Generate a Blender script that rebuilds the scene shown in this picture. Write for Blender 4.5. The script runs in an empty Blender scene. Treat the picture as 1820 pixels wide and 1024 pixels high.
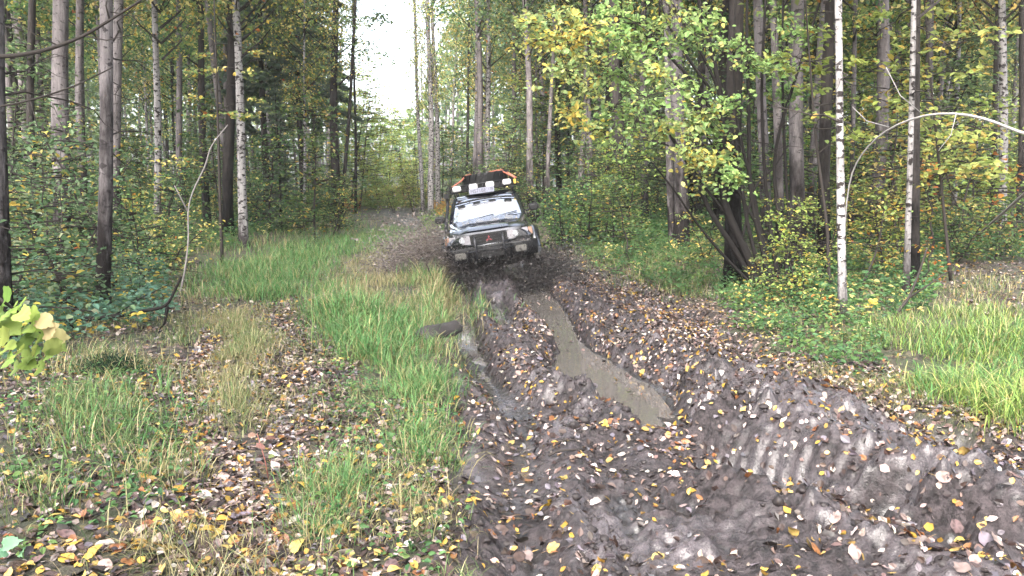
import bpy, bmesh, math
import numpy as np
from mathutils import Vector, Matrix

rng = np.random.default_rng(7)
R = math.radians
C = bpy.context.scene.collection
sc = bpy.context.scene

# ------------------------------------------------------------------ camera
CAM_H, FPX, PITCH = 1.7, 1480.0, R(7.2)          # height, focal length in photo pixels, look-down
cam_d = bpy.data.cameras.new('camera')
cam_d.sensor_width = 36.0
cam_d.lens = 36.0 * FPX / 1820.0
cam_d.clip_start, cam_d.clip_end = 0.05, 2000
cam = bpy.data.objects.new('camera', cam_d)
cam.location = (0, 0, CAM_H)
cam.rotation_euler = (R(90) - PITCH, 0, 0)
C.objects.link(cam)
sc.camera = cam

# ------------------------------------------------------------------ light
SUN_EL, SUN_AZ = R(48), R(200)
world = bpy.data.worlds.new("World")
sc.world = world
world.use_nodes = True
wn, wl = world.node_tree.nodes, world.node_tree.links
wn.clear()
sky = wn.new('ShaderNodeTexSky'); sky.sky_type = 'NISHITA'; sky.sun_disc = False
sky.sun_elevation = SUN_EL; sky.sun_rotation = SUN_AZ
sky.dust_density = 6.0; sky.air_density = 1.0; sky.ozone_density = 1.0
hs = wn.new('ShaderNodeHueSaturation'); hs.inputs['Saturation'].default_value = 0.50
bg = wn.new('ShaderNodeBackground'); bg.inputs['Strength'].default_value = 0.15
wo = wn.new('ShaderNodeOutputWorld')
wl.new(sky.outputs[0], hs.inputs['Color']); wl.new(hs.outputs[0], bg.inputs['Color']); wl.new(bg.outputs[0], wo.inputs['Surface'])
sd = bpy.data.lights.new('sun', 'SUN'); sd.energy = 0.8; sd.angle = R(30); sd.color = (1.0, 0.97, 0.93)
sun = bpy.data.objects.new('sun', sd); C.objects.link(sun)
_d = Vector((math.sin(SUN_AZ) * math.cos(SUN_EL), math.cos(SUN_AZ) * math.cos(SUN_EL), math.sin(SUN_EL)))
sun.rotation_euler = _d.to_track_quat('Z', 'Y').to_euler()
sc.view_settings.view_transform = 'Standard'
sc.view_settings.look = 'None'
sc.view_settings.exposure = 3.15
sc.view_settings.gamma = 1.0
sc.view_settings.use_curve_mapping = False
sc.cycles.max_bounces = 6
sc.cycles.diffuse_bounces = 4
sc.cycles.glossy_bounces = 3
sc.cycles.transmission_bounces = 4
sc.cycles.transparent_max_bounces = 8
sc.cycles.use_denoising = True
sc.cycles.volume_bounces = 1
HAZE = .00045

# ------------------------------------------------------------------ helpers
def hsh(ix, iy, s):
    h = (ix.astype(np.int64) * 374761393 + iy.astype(np.int64) * 668265263 + s * 974634541) & 0xffffffff
    h = ((h ^ (h >> 13)) * 1274126177) & 0xffffffff
    h = (h ^ (h >> 16)) & 0xffffffff
    return h / 4294967295.0

def vnoise(x, y, s=0):
    ix, iy = np.floor(x), np.floor(y)
    fx, fy = x - ix, y - iy
    fx = fx * fx * (3 - 2 * fx); fy = fy * fy * (3 - 2 * fy)
    a, b = hsh(ix, iy, s), hsh(ix + 1, iy, s)
    c, d = hsh(ix, iy + 1, s), hsh(ix + 1, iy + 1, s)
    return (a + (b - a) * fx) * (1 - fy) + (c + (d - c) * fx) * fy      # 0..1

def fbm(x, y, s=0, o=3):
    r, a, t = 0, 1.0, 0
    for k in range(o):
        r = r + a * vnoise(x * 2 ** k, y * 2 ** k, s + k); t += a; a *= .5
    return r / t - .5                                                    # -.5...5

def sstep(a, b, x):
    t = np.clip((x - a) / (b - a), 0, 1)
    return t * t * (3 - 2 * t)

def pdist(x, y, pts):
    """distance to a polyline and the fraction of its length at the nearest point"""
    x = np.asarray(x, float); y = np.asarray(y, float)
    best = np.full(x.shape, 1e9); frac = np.zeros(x.shape)
    seg = [math.dist(pts[i], pts[i + 1]) for i in range(len(pts) - 1)]
    tot, acc = sum(seg), 0
    for i, L in enumerate(seg):
        (ax, ay), (bx, by) = pts[i], pts[i + 1]
        t = np.clip(((x - ax) * (bx - ax) + (y - ay) * (by - ay)) / (L * L), 0, 1)
        d = np.hypot(x - ax - t * (bx - ax), y - ay - t * (by - ay))
        m = d < best
        best = np.where(m, d, best); frac = np.where(m, (acc + t * L) / tot, frac)
        acc += L
    return best, frac

def inside(x, y, poly):
    x = np.asarray(x, float); y = np.asarray(y, float)
    r = np.zeros(x.shape, bool)
    for i in range(len(poly)):
        (ax, ay), (bx, by) = poly[i], poly[i - 1]
        if ay == by: continue
        c = ((ay > y) != (by > y)) & (x < (bx - ax) * (y - ay) / (by - ay) + ax)
        r ^= c
    return r

cp, sp_ = math.cos(PITCH), math.sin(PITCH)
def ray(px, py):
    u, v = (px - 910) / FPX, (512 - py) / FPX
    return u, cp + v * sp_, -sp_ + v * cp
def flat(px, py, z=0.0):
    dx, dy, dz = ray(px, py)
    t = (z - CAM_H) / dz
    return (dx * t, dy * t)
def at_depth(px, py, Y):
    dx, dy, dz = ray(px, py)
    t = Y / dy
    return Vector((dx * t, Y, CAM_H + dz * t))
def proj(X, Y, Z):
    zc = Y * cp - (Z - CAM_H) * sp_
    yc = Y * sp_ + (Z - CAM_H) * cp
    zc = np.maximum(zc, .05)
    return 910 + FPX * X / zc, 512 - FPX * yc / zc

def mesh_np(name, V, F, col=None, smooth=False, mats=(), fmat=None):
    """V (n,3); F list of (m,k) index arrays; col (n,3)"""
    me = bpy.data.meshes.new(name)
    V = np.asarray(V, np.float32)
    F = [np.asarray(f, np.int32) for f in F if len(f)]
    me.vertices.add(len(V)); me.vertices.foreach_set('co', V.ravel())
    nl = sum(f.size for f in F); npo = sum(len(f) for f in F)
    me.loops.add(nl); me.loops.foreach_set('vertex_index', np.concatenate([f.ravel() for f in F]))
    me.polygons.add(npo)
    sizes = np.concatenate([np.full(len(f), f.shape[1], np.int32) for f in F])
    starts = np.concatenate([[0], np.cumsum(sizes)[:-1]]).astype(np.int32)
    me.polygons.foreach_set('loop_start', starts)
    me.polygons.foreach_set('use_smooth', np.full(npo, smooth, bool))
    if fmat is not None: me.polygons.foreach_set('material_index', np.asarray(fmat, np.int32))
    if col is not None:
        a = me.attributes.new('col', 'FLOAT_COLOR', 'POINT')
        c4 = np.ones((len(V), 4), np.float32); c4[:, :3] = col
        a.data.foreach_set('color', c4.ravel())
    me.update(calc_edges=True); me.validate()
    for m in mats: me.materials.append(m)
    return me

def link(name, me, parent=None, loc=None, kind=None):
    o = bpy.data.objects.new(name, me); C.objects.link(o)
    if parent is not None: o.parent = parent
    if loc is not None: o.location = loc
    if kind: o['kind'] = kind
    return o

def thing(name, label, cat, loc=(0, 0, 0), rot=(0, 0, 0), group=None, me=None):
    o = bpy.data.objects.new(name, me); C.objects.link(o)
    o.location = loc; o.rotation_euler = rot
    o['label'] = label; o['category'] = cat
    if group: o['group'] = group
    return o

def tube(pts, rad, sides=8, rough=0.0, cap=True, seed=0, twist=0):
    pts = np.asarray(pts, float); n = len(pts); rad = np.asarray(rad, float)
    T = np.gradient(pts, axis=0); T /= np.linalg.norm(T, axis=1)[:, None] + 1e-9
    ref = np.array([0, 1, 0.]) if abs(T[0][1]) < .8 else np.array([1., 0, 0])
    A = np.cross(T, ref); A /= np.linalg.norm(A, axis=1)[:, None] + 1e-9
    B = np.cross(T, A)
    th = np.linspace(0, 2 * math.pi, sides, endpoint=False)
    rr = np.repeat(rad[:, None], sides, 1)
    if rough:
        lr = np.random.default_rng(seed)
        rr = rr * (1 + rough * (lr.random((n, sides)) - .5) + rough * (lr.random((1, sides)) - .5))
    V = pts[:, None, :] + rr[:, :, None] * (np.cos(th)[None, :, None] * A[:, None, :] + np.sin(th)[None, :, None] * B[:, None, :])
    V = V.reshape(-1, 3)
    i = np.arange(n - 1)[:, None] * sides; j = np.arange(sides)[None, :]; k = (j + 1) % sides
    Q = np.stack([i + j, i + k, i + sides + k, i + sides + j], -1).reshape(-1, 4)
    if cap:
        V = np.vstack([V, pts[0], pts[-1]])
        a, b = len(V) - 2, len(V) - 1
        jj = np.arange(sides); kk = (jj + 1) % sides
        T3 = np.vstack([np.stack([np.full(sides, a), kk, jj], 1), np.stack([np.full(sides, b), (n - 1) * sides + jj, (n - 1) * sides + kk], 1)])
    else: T3 = np.zeros((0, 3), int)
    return V, Q, T3

class Bag:
    """collects several pieces into one mesh"""
    def __init__(s): s.V, s.Q, s.T, s.c, s.n, s.mq, s.mt = [], [], [], [], 0, [], []
    def add(s, V, Q, T=None, col=None, m=0):
        Q = np.asarray(Q).reshape(-1, 4) if len(Q) else np.zeros((0, 4), int)
        T = np.zeros((0, 3), int) if T is None or len(T) == 0 else np.asarray(T)
        s.V.append(np.asarray(V)); s.Q.append(Q + s.n); s.T.append(T + s.n)
        s.mq.append(np.full(len(Q), m)); s.mt.append(np.full(len(T), m))
        if col is None: col = (.3, .3, .3)
        col = np.asarray(col, float)
        s.c.append(np.repeat(col[None], len(V), 0) if col.ndim == 1 else col)
        s.n += len(V)
    def mesh(s, name, mats, smooth=False):
        return mesh_np(name, np.vstack(s.V), [np.vstack(s.Q), np.vstack(s.T)], np.vstack(s.c), smooth, mats,
                       np.concatenate(s.mq + s.mt) if len(mats) > 1 else None)

def unit(v): return v / (np.linalg.norm(v, axis=-1, keepdims=True) + 1e-9)

def leaf_faces(P, N, size, shape='hex', fold=.18, lr=rng, along=None, wide=1.0, tip=0.0):
    """leaf blades at points P facing N -> verts, quads"""
    n = len(P); size = np.broadcast_to(np.asarray(size, float), (n,))[:, None]
    t = lr.normal(size=(n, 3)) if along is None else along
    t = unit(t - N * np.sum(t * N, 1, keepdims=True)); b = np.cross(N, t)
    fold = fold if np.isscalar(fold) else fold[:, None]
    if shape == 'hex': prof = [(-.5, 0, -tip * .5), (-.17, .31 * wide, fold), (.2, .25 * wide, fold), (.5, 0, tip), (.2, -.25 * wide, fold), (-.17, -.31 * wide, fold * .6)]
    elif shape == 'slim': prof = [(-.5, 0, 0), (-.1, .15, fold), (.2, .13, fold), (.5, 0, -fold * .5), (.2, -.13, fold), (-.1, -.15, fold)]
    else: prof = [(-.5, 0, 0), (0, .34, fold), (.5, 0, 0), (0, -.34, fold)]
    k = len(prof)
    V = np.stack([P + size * (a * t + bb * b + c * N) for a, bb, c in prof], 1).reshape(-1, 3)
    base = np.arange(n)[:, None] * k
    Q = (np.vstack([base + np.array([[0, 3, 2, 1]]), base + np.array([[0, 5, 4, 3]])]) if k == 6 else base + np.array([[0, 1, 2, 3]]))
    return V, Q, k

def pick(pal, n, lr=rng, jit=.25):
    """pal: list of (weight, rgb)"""
    w = np.array([p[0] for p in pal], float); w /= w.sum()
    c = np.array([p[1] for p in pal])[lr.choice(len(pal), n, p=w)]
    return c * (1 + jit * (lr.random((n, 1)) - .5) * 2) * (1 + .12 * (lr.random((n, 3)) - .5))

# ------------------------------------------------------------------ materials
def mat(name):
    m = bpy.data.materials.new(name); m.use_nodes = True
    nt = m.node_tree; nt.nodes.clear()
    out = nt.nodes.new('ShaderNodeOutputMaterial')
    return m, nt, out
def N(nt, typ, **kw):
    n = nt.nodes.new(typ)
    for k, v in kw.items():
        if k.startswith('i_'): n.inputs[k[2:]].default_value = v
        else: setattr(n, k, v)
    return n
def ramp(nt, stops):
    r = nt.nodes.new('ShaderNodeValToRGB'); e = r.color_ramp.elements
    while len(e) < len(stops): e.new(.5)
    for el, (p, c) in zip(e, stops):
        el.position = p; el.color = (c if len(c) == 4 else (*c, 1)) if not np.isscalar(c) else (c, c, c, 1)
    return r
def noise(nt, vec, scale, detail=4, rough=.6, dist=0):
    n = N(nt, 'ShaderNodeTexNoise'); n.inputs['Scale'].default_value = scale
    n.inputs['Detail'].default_value = detail; n.inputs['Roughness'].default_value = rough; n.inputs['Distortion'].default_value = dist
    if vec is not None: nt.links.new(vec, n.inputs['Vector'])
    return n
def mixc(nt, f, a, b, mode='MIX'):
    n = nt.nodes.new('ShaderNodeMix'); n.data_type = 'RGBA'; n.blend_type = mode
    for s, v in ((n.inputs['Factor'], f), (n.inputs[6], a), (n.inputs[7], b)):
        if hasattr(v, 'is_linked'): nt.links.new(v, s)
        elif np.isscalar(v): s.default_value = v
        else: s.default_value = (*v, 1) if len(v) == 3 else v
    return n.outputs[2]
def math_(nt, op, a, b=0.0, clamp=False):
    n = nt.nodes.new('ShaderNodeMath'); n.operation = op; n.use_clamp = clamp
    for s, v in ((n.inputs[0], a), (n.inputs[1], b)):
        if hasattr(v, 'is_linked'): nt.links.new(v, s)
        else: s.default_value = v
    return n.outputs[0]
def maprange(nt, v, a, b, c=0.0, d=1.0):
    n = nt.nodes.new('ShaderNodeMapRange'); nt.links.new(v, n.inputs[0])
    for i, x in enumerate((a, b, c, d)): n.inputs[i + 1].default_value = x
    return n.outputs[0]
def bump(nt, h, strength=.5, dist=.02, normal=None):
    b = N(nt, 'ShaderNodeBump'); b.inputs['Strength'].default_value = strength; b.inputs['Distance'].default_value = dist
    nt.links.new(h, b.inputs['Height'])
    if normal is not None: nt.links.new(normal, b.inputs['Normal'])
    return b.outputs[0]
def principled(nt, out, base=None, rough=.5, normal=None, **kw):
    p = N(nt, 'ShaderNodeBsdfPrincipled')
    for s, v in ((p.inputs['Base Color'], base), (p.inputs['Roughness'], rough)):
        if v is None: continue
        if hasattr(v, 'is_linked'): nt.links.new(v, s)
        elif np.isscalar(v): s.default_value = v
        else: s.default_value = (*v, 1)
    if normal is not None: nt.links.new(normal, p.inputs['Normal'])
    for k, v in kw.items(): p.inputs[k.replace('_', ' ')].default_value = v
    if out is not None: nt.links.new(p.outputs[0], out.inputs['Surface'])
    return p
def simple(name, base, rough=.5, var=.15, scale=20, **kw):
    m, nt, out = mat(name)
    tc = N(nt, 'ShaderNodeTexCoord'); n = noise(nt, tc.outputs['Object'], scale)
    c = mixc(nt, n.outputs[0], tuple(x * (1 - var) for x in base), tuple(min(1, x * (1 + var)) for x in base))
    rr = maprange(nt, n.outputs[0], .3, .7, max(0, rough - .07), min(1, rough + .07))
    principled(nt, out, c, rr, **kw)
    return m

def leaf_material(name, trans=.4, rough=.45, spec=.4):
    m, nt, out = mat(name)
    at = N(nt, 'ShaderNodeAttribute', attribute_name='col')
    oi = N(nt, 'ShaderNodeObjectInfo')
    hv = N(nt, 'ShaderNodeHueSaturation')
    nt.links.new(at.outputs['Color'], hv.inputs['Color'])
    nt.links.new(maprange(nt, oi.outputs['Random'], 0, 1, .485, .515), hv.inputs['Hue'])
    nt.links.new(maprange(nt, oi.outputs['Random'], 0, 1, .85, 1.2), hv.inputs['Value'])
    p = principled(nt, None, None, rough); nt.links.new(hv.outputs[0], p.inputs['Base Color'])
    p.inputs['Specular IOR Level'].default_value = spec
    t = N(nt, 'ShaderNodeBsdfTranslucent'); nt.links.new(hv.outputs[0], t.inputs['Color'])
    mx = N(nt, 'ShaderNodeMixShader'); mx.inputs[0].default_value = trans
    nt.links.new(p.outputs[0], mx.inputs[1]); nt.links.new(t.outputs[0], mx.inputs[2])
    nt.links.new(mx.outputs[0], out.inputs['Surface'])
    return m

M_LEAF = leaf_material('leaf', .5, .5, .18)
M_GRASS = leaf_material('grass_blade', .35, .5, .16)
M_FALLEN = leaf_material('fallen_leaf', .08, .42, .28)

def bark_material(name, light, dark, base, mark, mark_thr, base_h, mscale=(2.5, 2.5, 16)):
    m, nt, out = mat(name)
    tc = N(nt, 'ShaderNodeTexCoord'); oi = N(nt, 'ShaderNodeObjectInfo')
    def mapped(s):
        mp = N(nt, 'ShaderNodeMapping'); mp.inputs['Scale'].default_value = s
        nt.links.new(tc.outputs['Object'], mp.inputs['Vector']); 
        off = N(nt, 'ShaderNodeVectorMath', operation='ADD')
        nt.links.new(mp.outputs[0], off.inputs[0])
        cb = N(nt, 'ShaderNodeCombineXYZ'); nt.links.new(math_(nt, 'MULTIPLY', oi.outputs['Random'], 37.0), cb.inputs[0]); nt.links.new(math_(nt, 'MULTIPLY', oi.outputs['Random'], 91.0), cb.inputs[2])
        nt.links.new(cb.outputs[0], off.inputs[1])
        return off.outputs[0]
    n1 = noise(nt, mapped((6, 6, 1.6)), 1, 6, .7)
    n2 = noise(nt, mapped(mscale), 1, 3, .6)
    n3 = noise(nt, mapped((18, 18, 3.0)), 1, 4, .7)
    sx = N(nt, 'ShaderNodeSeparateXYZ'); nt.links.new(tc.outputs['Object'], sx.inputs[0])
    c = mixc(nt, maprange(nt, n1.outputs[0], .3, .7), dark, light)
    mk = maprange(nt, n2.outputs[0], mark_thr, mark_thr + .05)
    c = mixc(nt, mk, c, mark)
    hb = math_(nt, 'ADD', sx.outputs[2], math_(nt, 'MULTIPLY', math_(nt, 'SUBTRACT', n1.outputs[0], .5), base_h * 2.2))
    bm_ = maprange(nt, hb, base_h, base_h * .25)
    c = mixc(nt, bm_, c, base)
    c = mixc(nt, maprange(nt, n3.outputs[0], .55, .75), c, mixc(nt, .5, c, (.02, .018, .018)))
    tint = maprange(nt, oi.outputs['Random'], 0, 1, .72, 1.15)
    hv = N(nt, 'ShaderNodeHueSaturation'); nt.links.new(c, hv.inputs['Color']); nt.links.new(tint, hv.inputs['Value'])
    h = math_(nt, 'ADD', n3.outputs[0], math_(nt, 'MULTIPLY', n2.outputs[0], .6))
    principled(nt, out, hv.outputs[0], .9, bump(nt, h, 1.0, .035), Specular_IOR_Level=.08)
    return m
M_ASPEN = bark_material('aspen_bark', (.17, .152, .153), (.06, .053, .054), (.014, .012, .012), (.045, .04, .04), .585, 3.2, (7, 7, 13))
M_BIRCH = bark_material('birch_bark', (.27, .258, .255), (.11, .103, .103), (.03, .026, .026), (.02, .017, .017), .53, .8, (9, 9, 16))
M_DARK = bark_material('dark_bark', (.046, .040, .038), (.017, .0148, .0143), (.0055, .005, .005), (.025, .022, .022), .60, 3.0, (7, 7, 10))
M_ARCH = simple('peeling_birch_bark', (.19, .18, .177), .8, .6, 16, Specular_IOR_Level=.1)
M_WET = simple('wet_dark_bark', (.012, .0105, .0102), .8, .5, 14, Specular_IOR_Level=.1)
M_TWIG = simple('twig_bark', (.028, .024, .022), .85, .3, 12, Specular_IOR_Level=.1)
M_DEAD = simple('bleached_wood', (.17, .152, .145), .8, .5, 9)

# ------------------------------------------------------------------ terrain
ROAD = [(.5, -6), (.6, 0), (.5, 4), (.25, 8), (-.1, 12), (-.38, 16), (-1.1, 20), (-2.2, 25), (-4.0, 32), (-6.4, 42), (-8.7, 58), (-11.9, 80), (-16.4, 110), (-25, 170)]
Lb = [(640, 374), (700, 392), (748, 425), (790, 478), (802, 520), (800, 570), (795, 640), (790, 720), (782, 800), (800, 900), (835, 1024)]
Rb = [(1820, 760), (1700, 740), (1600, 712), (1500, 682), (1400, 640), (1300, 575), (1200, 522), (1100, 484), (1000, 455), (900, 415), (800, 392), (745, 374)]
MUD = [flat(*p, -.05) for p in Lb] + [(-.3, 2.0), (-.8, -8), (9, -8), (12, 5.2), (7, 5.5)] + [flat(*p, .05) for p in Rb]
RUT_R = [(.05, 22), (.25, 17)] + [flat(px, py, -.2) for px, py in ((965, 540), (1002, 590), (1040, 645), (1095, 688), (1150, 728), (1205, 768))]
RUT_R2 = [flat(px, py, -.1) for px, py in ((1205, 768), (1300, 808), (1420, 840), (1560, 885), (1760, 950), (2000, 1010))]
RUT_L = [(-1.6, 22), (-1.1, 17)] + [flat(px, py, -.2) for px, py in ((812, 560), (832, 612), (856, 668), (905, 715), (935, 770), (925, 850), (915, 930), (960, 1040))] + [(.1, 1.5)]
RUT_M = [flat(px, py, -.15) for px, py in ((880, 535), (893, 562), (905, 580))]
TR_A = [flat(*p) for p in ((392, 552), (372, 610), (345, 690), (345, 760), (390, 850), (440, 930), (480, 1024))] + [(-.9, 2)]
TR_B = [flat(*p) for p in ((452, 520), (520, 570), (545, 620), (520, 690), (480, 745), (470, 830), (600, 960))]
TR_C = [flat(*p) for p in ((575, 590), (600, 640), (615, 680))]
TR_D = [flat(*p) for p in ((250, 478), (330, 474), (410, 468), (470, 462))]

def masks(X, Y):
    d, _ = pdist(X, Y, MUD + [MUD[0]])
    ins = inside(X, Y, MUD)
    s = np.where(ins, d, -d) + .35 * fbm(X * 2.2, Y * 2.2, 5, 3)
    mud = sstep(-.12, .16, s)
    dA, _ = pdist(X, Y, TR_A); dB, _ = pdist(X, Y, TR_B); dC, _ = pdist(X, Y, TR_C); dD, _ = pdist(X, Y, TR_D)
    nz = .25 * fbm(X * 3, Y * 3, 9, 2)
    tr = np.maximum.reduce([sstep(.34, .12, dA + nz), .8 * sstep(.32, .1, dB + nz), .7 * sstep(.3, .1, dC + nz), sstep(.55, .2, dD + nz)])
    return mud, tr

def H(X, Y, detail=True):
    X = np.asarray(X, float); Y = np.asarray(Y, float)
    mud, tr = masks(X, Y)
    z = .16 * fbm(X * .3, Y * .3, 1, 3) + .05 * fbm(X * 1.1, Y * 1.1, 2, 3)
    z = z + np.clip(Y - 45, 0, 60) * .012
    rightside = sstep(.2, 2.6, X - np.interp(Y, [3, 5.5, 6.3, 9, 12.5, 17, 25, 45], [9, 5.2, 3.8, 2.3, 2.2, 1.3, -1.2, -6])) * sstep(48, 30, Y)
    z = z + .16 * rightside
    z = z - .05 * tr
    z = z + mud * (-.13)
    dR, fR = pdist(X, Y, RUT_R); dR2, fR2 = pdist(X, Y, RUT_R2); dL, fL = pdist(X, Y, RUT_L); dM, fM = pdist(X, Y, RUT_M)
    wob = .12 * fbm(X * 4, Y * 4, 21, 3)
    def rut(d, w): return np.exp(-(np.maximum(d + wob, 0) / w) ** 4)
    wR = np.interp(Y, [3, 5.3, 6, 6.8, 7.4, 8.4, 9.5, 10.5, 13, 40], [.2, .16, .24, .33, .43, .46, .23, .20, .34, .3])
    z = z - .28 * rut(dR, wR) - .10 * rut(dR2, .3) * sstep(1.0, .2, fR2) * sstep(.02, .22, fR2) - np.interp(Y, [3, 6, 9, 12, 30], [.05, .07, .18, .30, .22]) * rut(dL, np.interp(Y, [3, 8, 12, 40], [.16, .15, .27, .32])) - .21 * rut(dM, .18)
    def rim(d, w): return np.exp(-((d - w * 1.55) / (w * .5)) ** 2)
    z = z + mud * (.07 * rim(dR, wR) + .06 * rim(dR2, .3) + .04 * rim(dL, .22)) * (.5 + 1.2 * vnoise(X * 5, Y * 5, 33))
    # bank of pushed-up mud to the right of the flooded rut
    side = X - np.interp(Y, [p[1] for p in RUT_R[::-1]], [p[0] for p in RUT_R[::-1]])
    z = z + mud * .19 * sstep(.52, .80, side + .15 * fbm(X * 4, Y * 4, 25, 2)) * sstep(1.9, .9, side) * sstep(5.0, 6.2, Y) * sstep(14, 10, Y)
    x2 = [p[0] for p in RUT_R2]; y2 = [p[1] for p in RUT_R2]
    sY = Y - np.interp(X, x2, y2) + .10 * fbm(X * 3, Y * 3, 24, 3)
    z = z + mud * .17 * sstep(.10, .34, sY) * sstep(2.2, .6, sY) * sstep(.9, 1.3, X) * sstep(4.5, 3.0, X)
    if detail:
        clod = np.abs(fbm(X * 6, Y * 6, 41, 3)); clod2 = vnoise(X * 17, Y * 17, 44); lump = vnoise(X * 3.1, Y * 3.1, 47)
        rough = .10 + 1.15 * sstep(.42, .66, vnoise(X * .9, Y * .9, 50)) + .9 * np.exp(-((dR - .62) / .22) ** 2) + .5 * np.exp(-((dL - .45) / .2) ** 2)
        calm = (1 - .75 * np.maximum(rut(dR, wR), .6 * rut(dL, .2))) * (1 - .85 * np.exp(-(dR2 / .3) ** 4) * sstep(.02, .07, fR2) * sstep(.7, .5, fR2))
        xr = np.interp(Y, [p[1] for p in RUT_R[::-1]], [p[0] for p in RUT_R[::-1]]); u = X - xr + .15 * fbm(X * 1.5, Y * 1.5, 52, 2)
        smear = np.abs(vnoise(u * 6.5, Y * .9, 53) - .5) * 2
        z = z + mud * (.055 * (.45 - smear) * sstep(.3, .6, vnoise(X * .8 + 4, Y * .8, 54)))
        tm = sstep(.5, .62, vnoise(X * 1.1 + 9, Y * .7, 55)) * sstep(.25, .4, dR) * np.exp(-((np.mod(u + 10.12, .62) - .31) / .13) ** 4)
        z = z + mud * .014 * np.tanh(2 * np.sin(2 * math.pi * (Y + .5 * np.abs(np.mod(u + 10.12, .62) - .31)) / .105)) * tm
        torn = np.abs(vnoise(X * 11 + 3 * lump, Y * 11, 48) - .5) * 2
        z = z + mud * calm * rough * (.10 * (lump - .5) - .16 * (clod - .12) + .045 * (clod2 - .5) - .06 * (torn - .5) * sstep(.4, .6, vnoise(X * 1.7, Y * 1.7, 49)) + .028 * (vnoise(X * 34, Y * 34, 46) - .5))
        # tyre tread bars pressed into the bend of the rut
        a = fR2 * 70.0
        z = z + mud *   .019 * np.tanh(2.0 * np.sin(a * 2.3 + dR2 * 9)) * np.exp(-((dR2 - .10) / .20) ** 4) * sstep(.03, .08, fR2) * sstep(.66, .5, fR2)
        z = z + (1 - mud) * (.035 * fbm(X * 5, Y * 5, 61, 3) + .02 * (vnoise(X * 15, Y * 15, 62) - .5))
        # a torn hollow with a ragged lip low on the right
        hx, hy = flat(1560, 880, -.1)
        hd = np.hypot((X - hx) / .34, (Y - hy) / .17) + .5 * fbm(X * 9, Y * 9, 71, 2)
        z = z - .20 * sstep(1.0, .6, hd) + .08 * np.exp(-((hd - 1.15) / .22) ** 2)
    return z

def h1(x, y, d=True): return float(H(np.array([x]), np.array([y]), d)[0])
def ground(px, py):
    z = 0.0
    for _ in range(6):
        x, y = flat(px, py, z); z = .5 * z + .5 * h1(x, y, False)
    x, y = flat(px, py, z)
    return Vector((x, y, h1(x, y)))

def axis(fine_a, fine_b, step, grow, lo, hi, mx):
    a = list(np.arange(fine_a, fine_b, step))
    s, v = step, a[-1]
    up = []
    while v < hi: s = min(s * grow, mx); v += s; up.append(v)
    s, v, dn = step, a[0], []
    while v > lo: s = min(s * grow, mx); v -= s; dn.append(v)
    return np.array(dn[::-1] + a + up)
gx = axis(-2.6, 4.2, .026, 1.055, -240, 240, 14)
ys = list(np.arange(2.6, 8, .021)); v = ys[-1]
while v < 330: v += min(.021 * (v / 8) ** 1.9, 12); ys.append(v)
v, s, dn = 2.6, .021, []
while v > -120: s = min(s * 1.25, 14); v -= s; dn.append(v)
gy = np.array(dn[::-1] + ys)
GX, GY = np.meshgrid(gx, gy)
GZ = H(GX.ravel(), GY.ravel())
mud_m, tr_m = masks(GX.ravel(), GY.ravel())
gV = np.stack([GX.ravel(), GY.ravel(), GZ], 1)
nx, ny = len(gx), len(gy)
I = (np.arange(ny - 1)[:, None] * nx + np.arange(nx - 1)[None, :]).ravel()
gQ = np.stack([I, I + 1, I + nx + 1, I + nx], 1)

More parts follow.
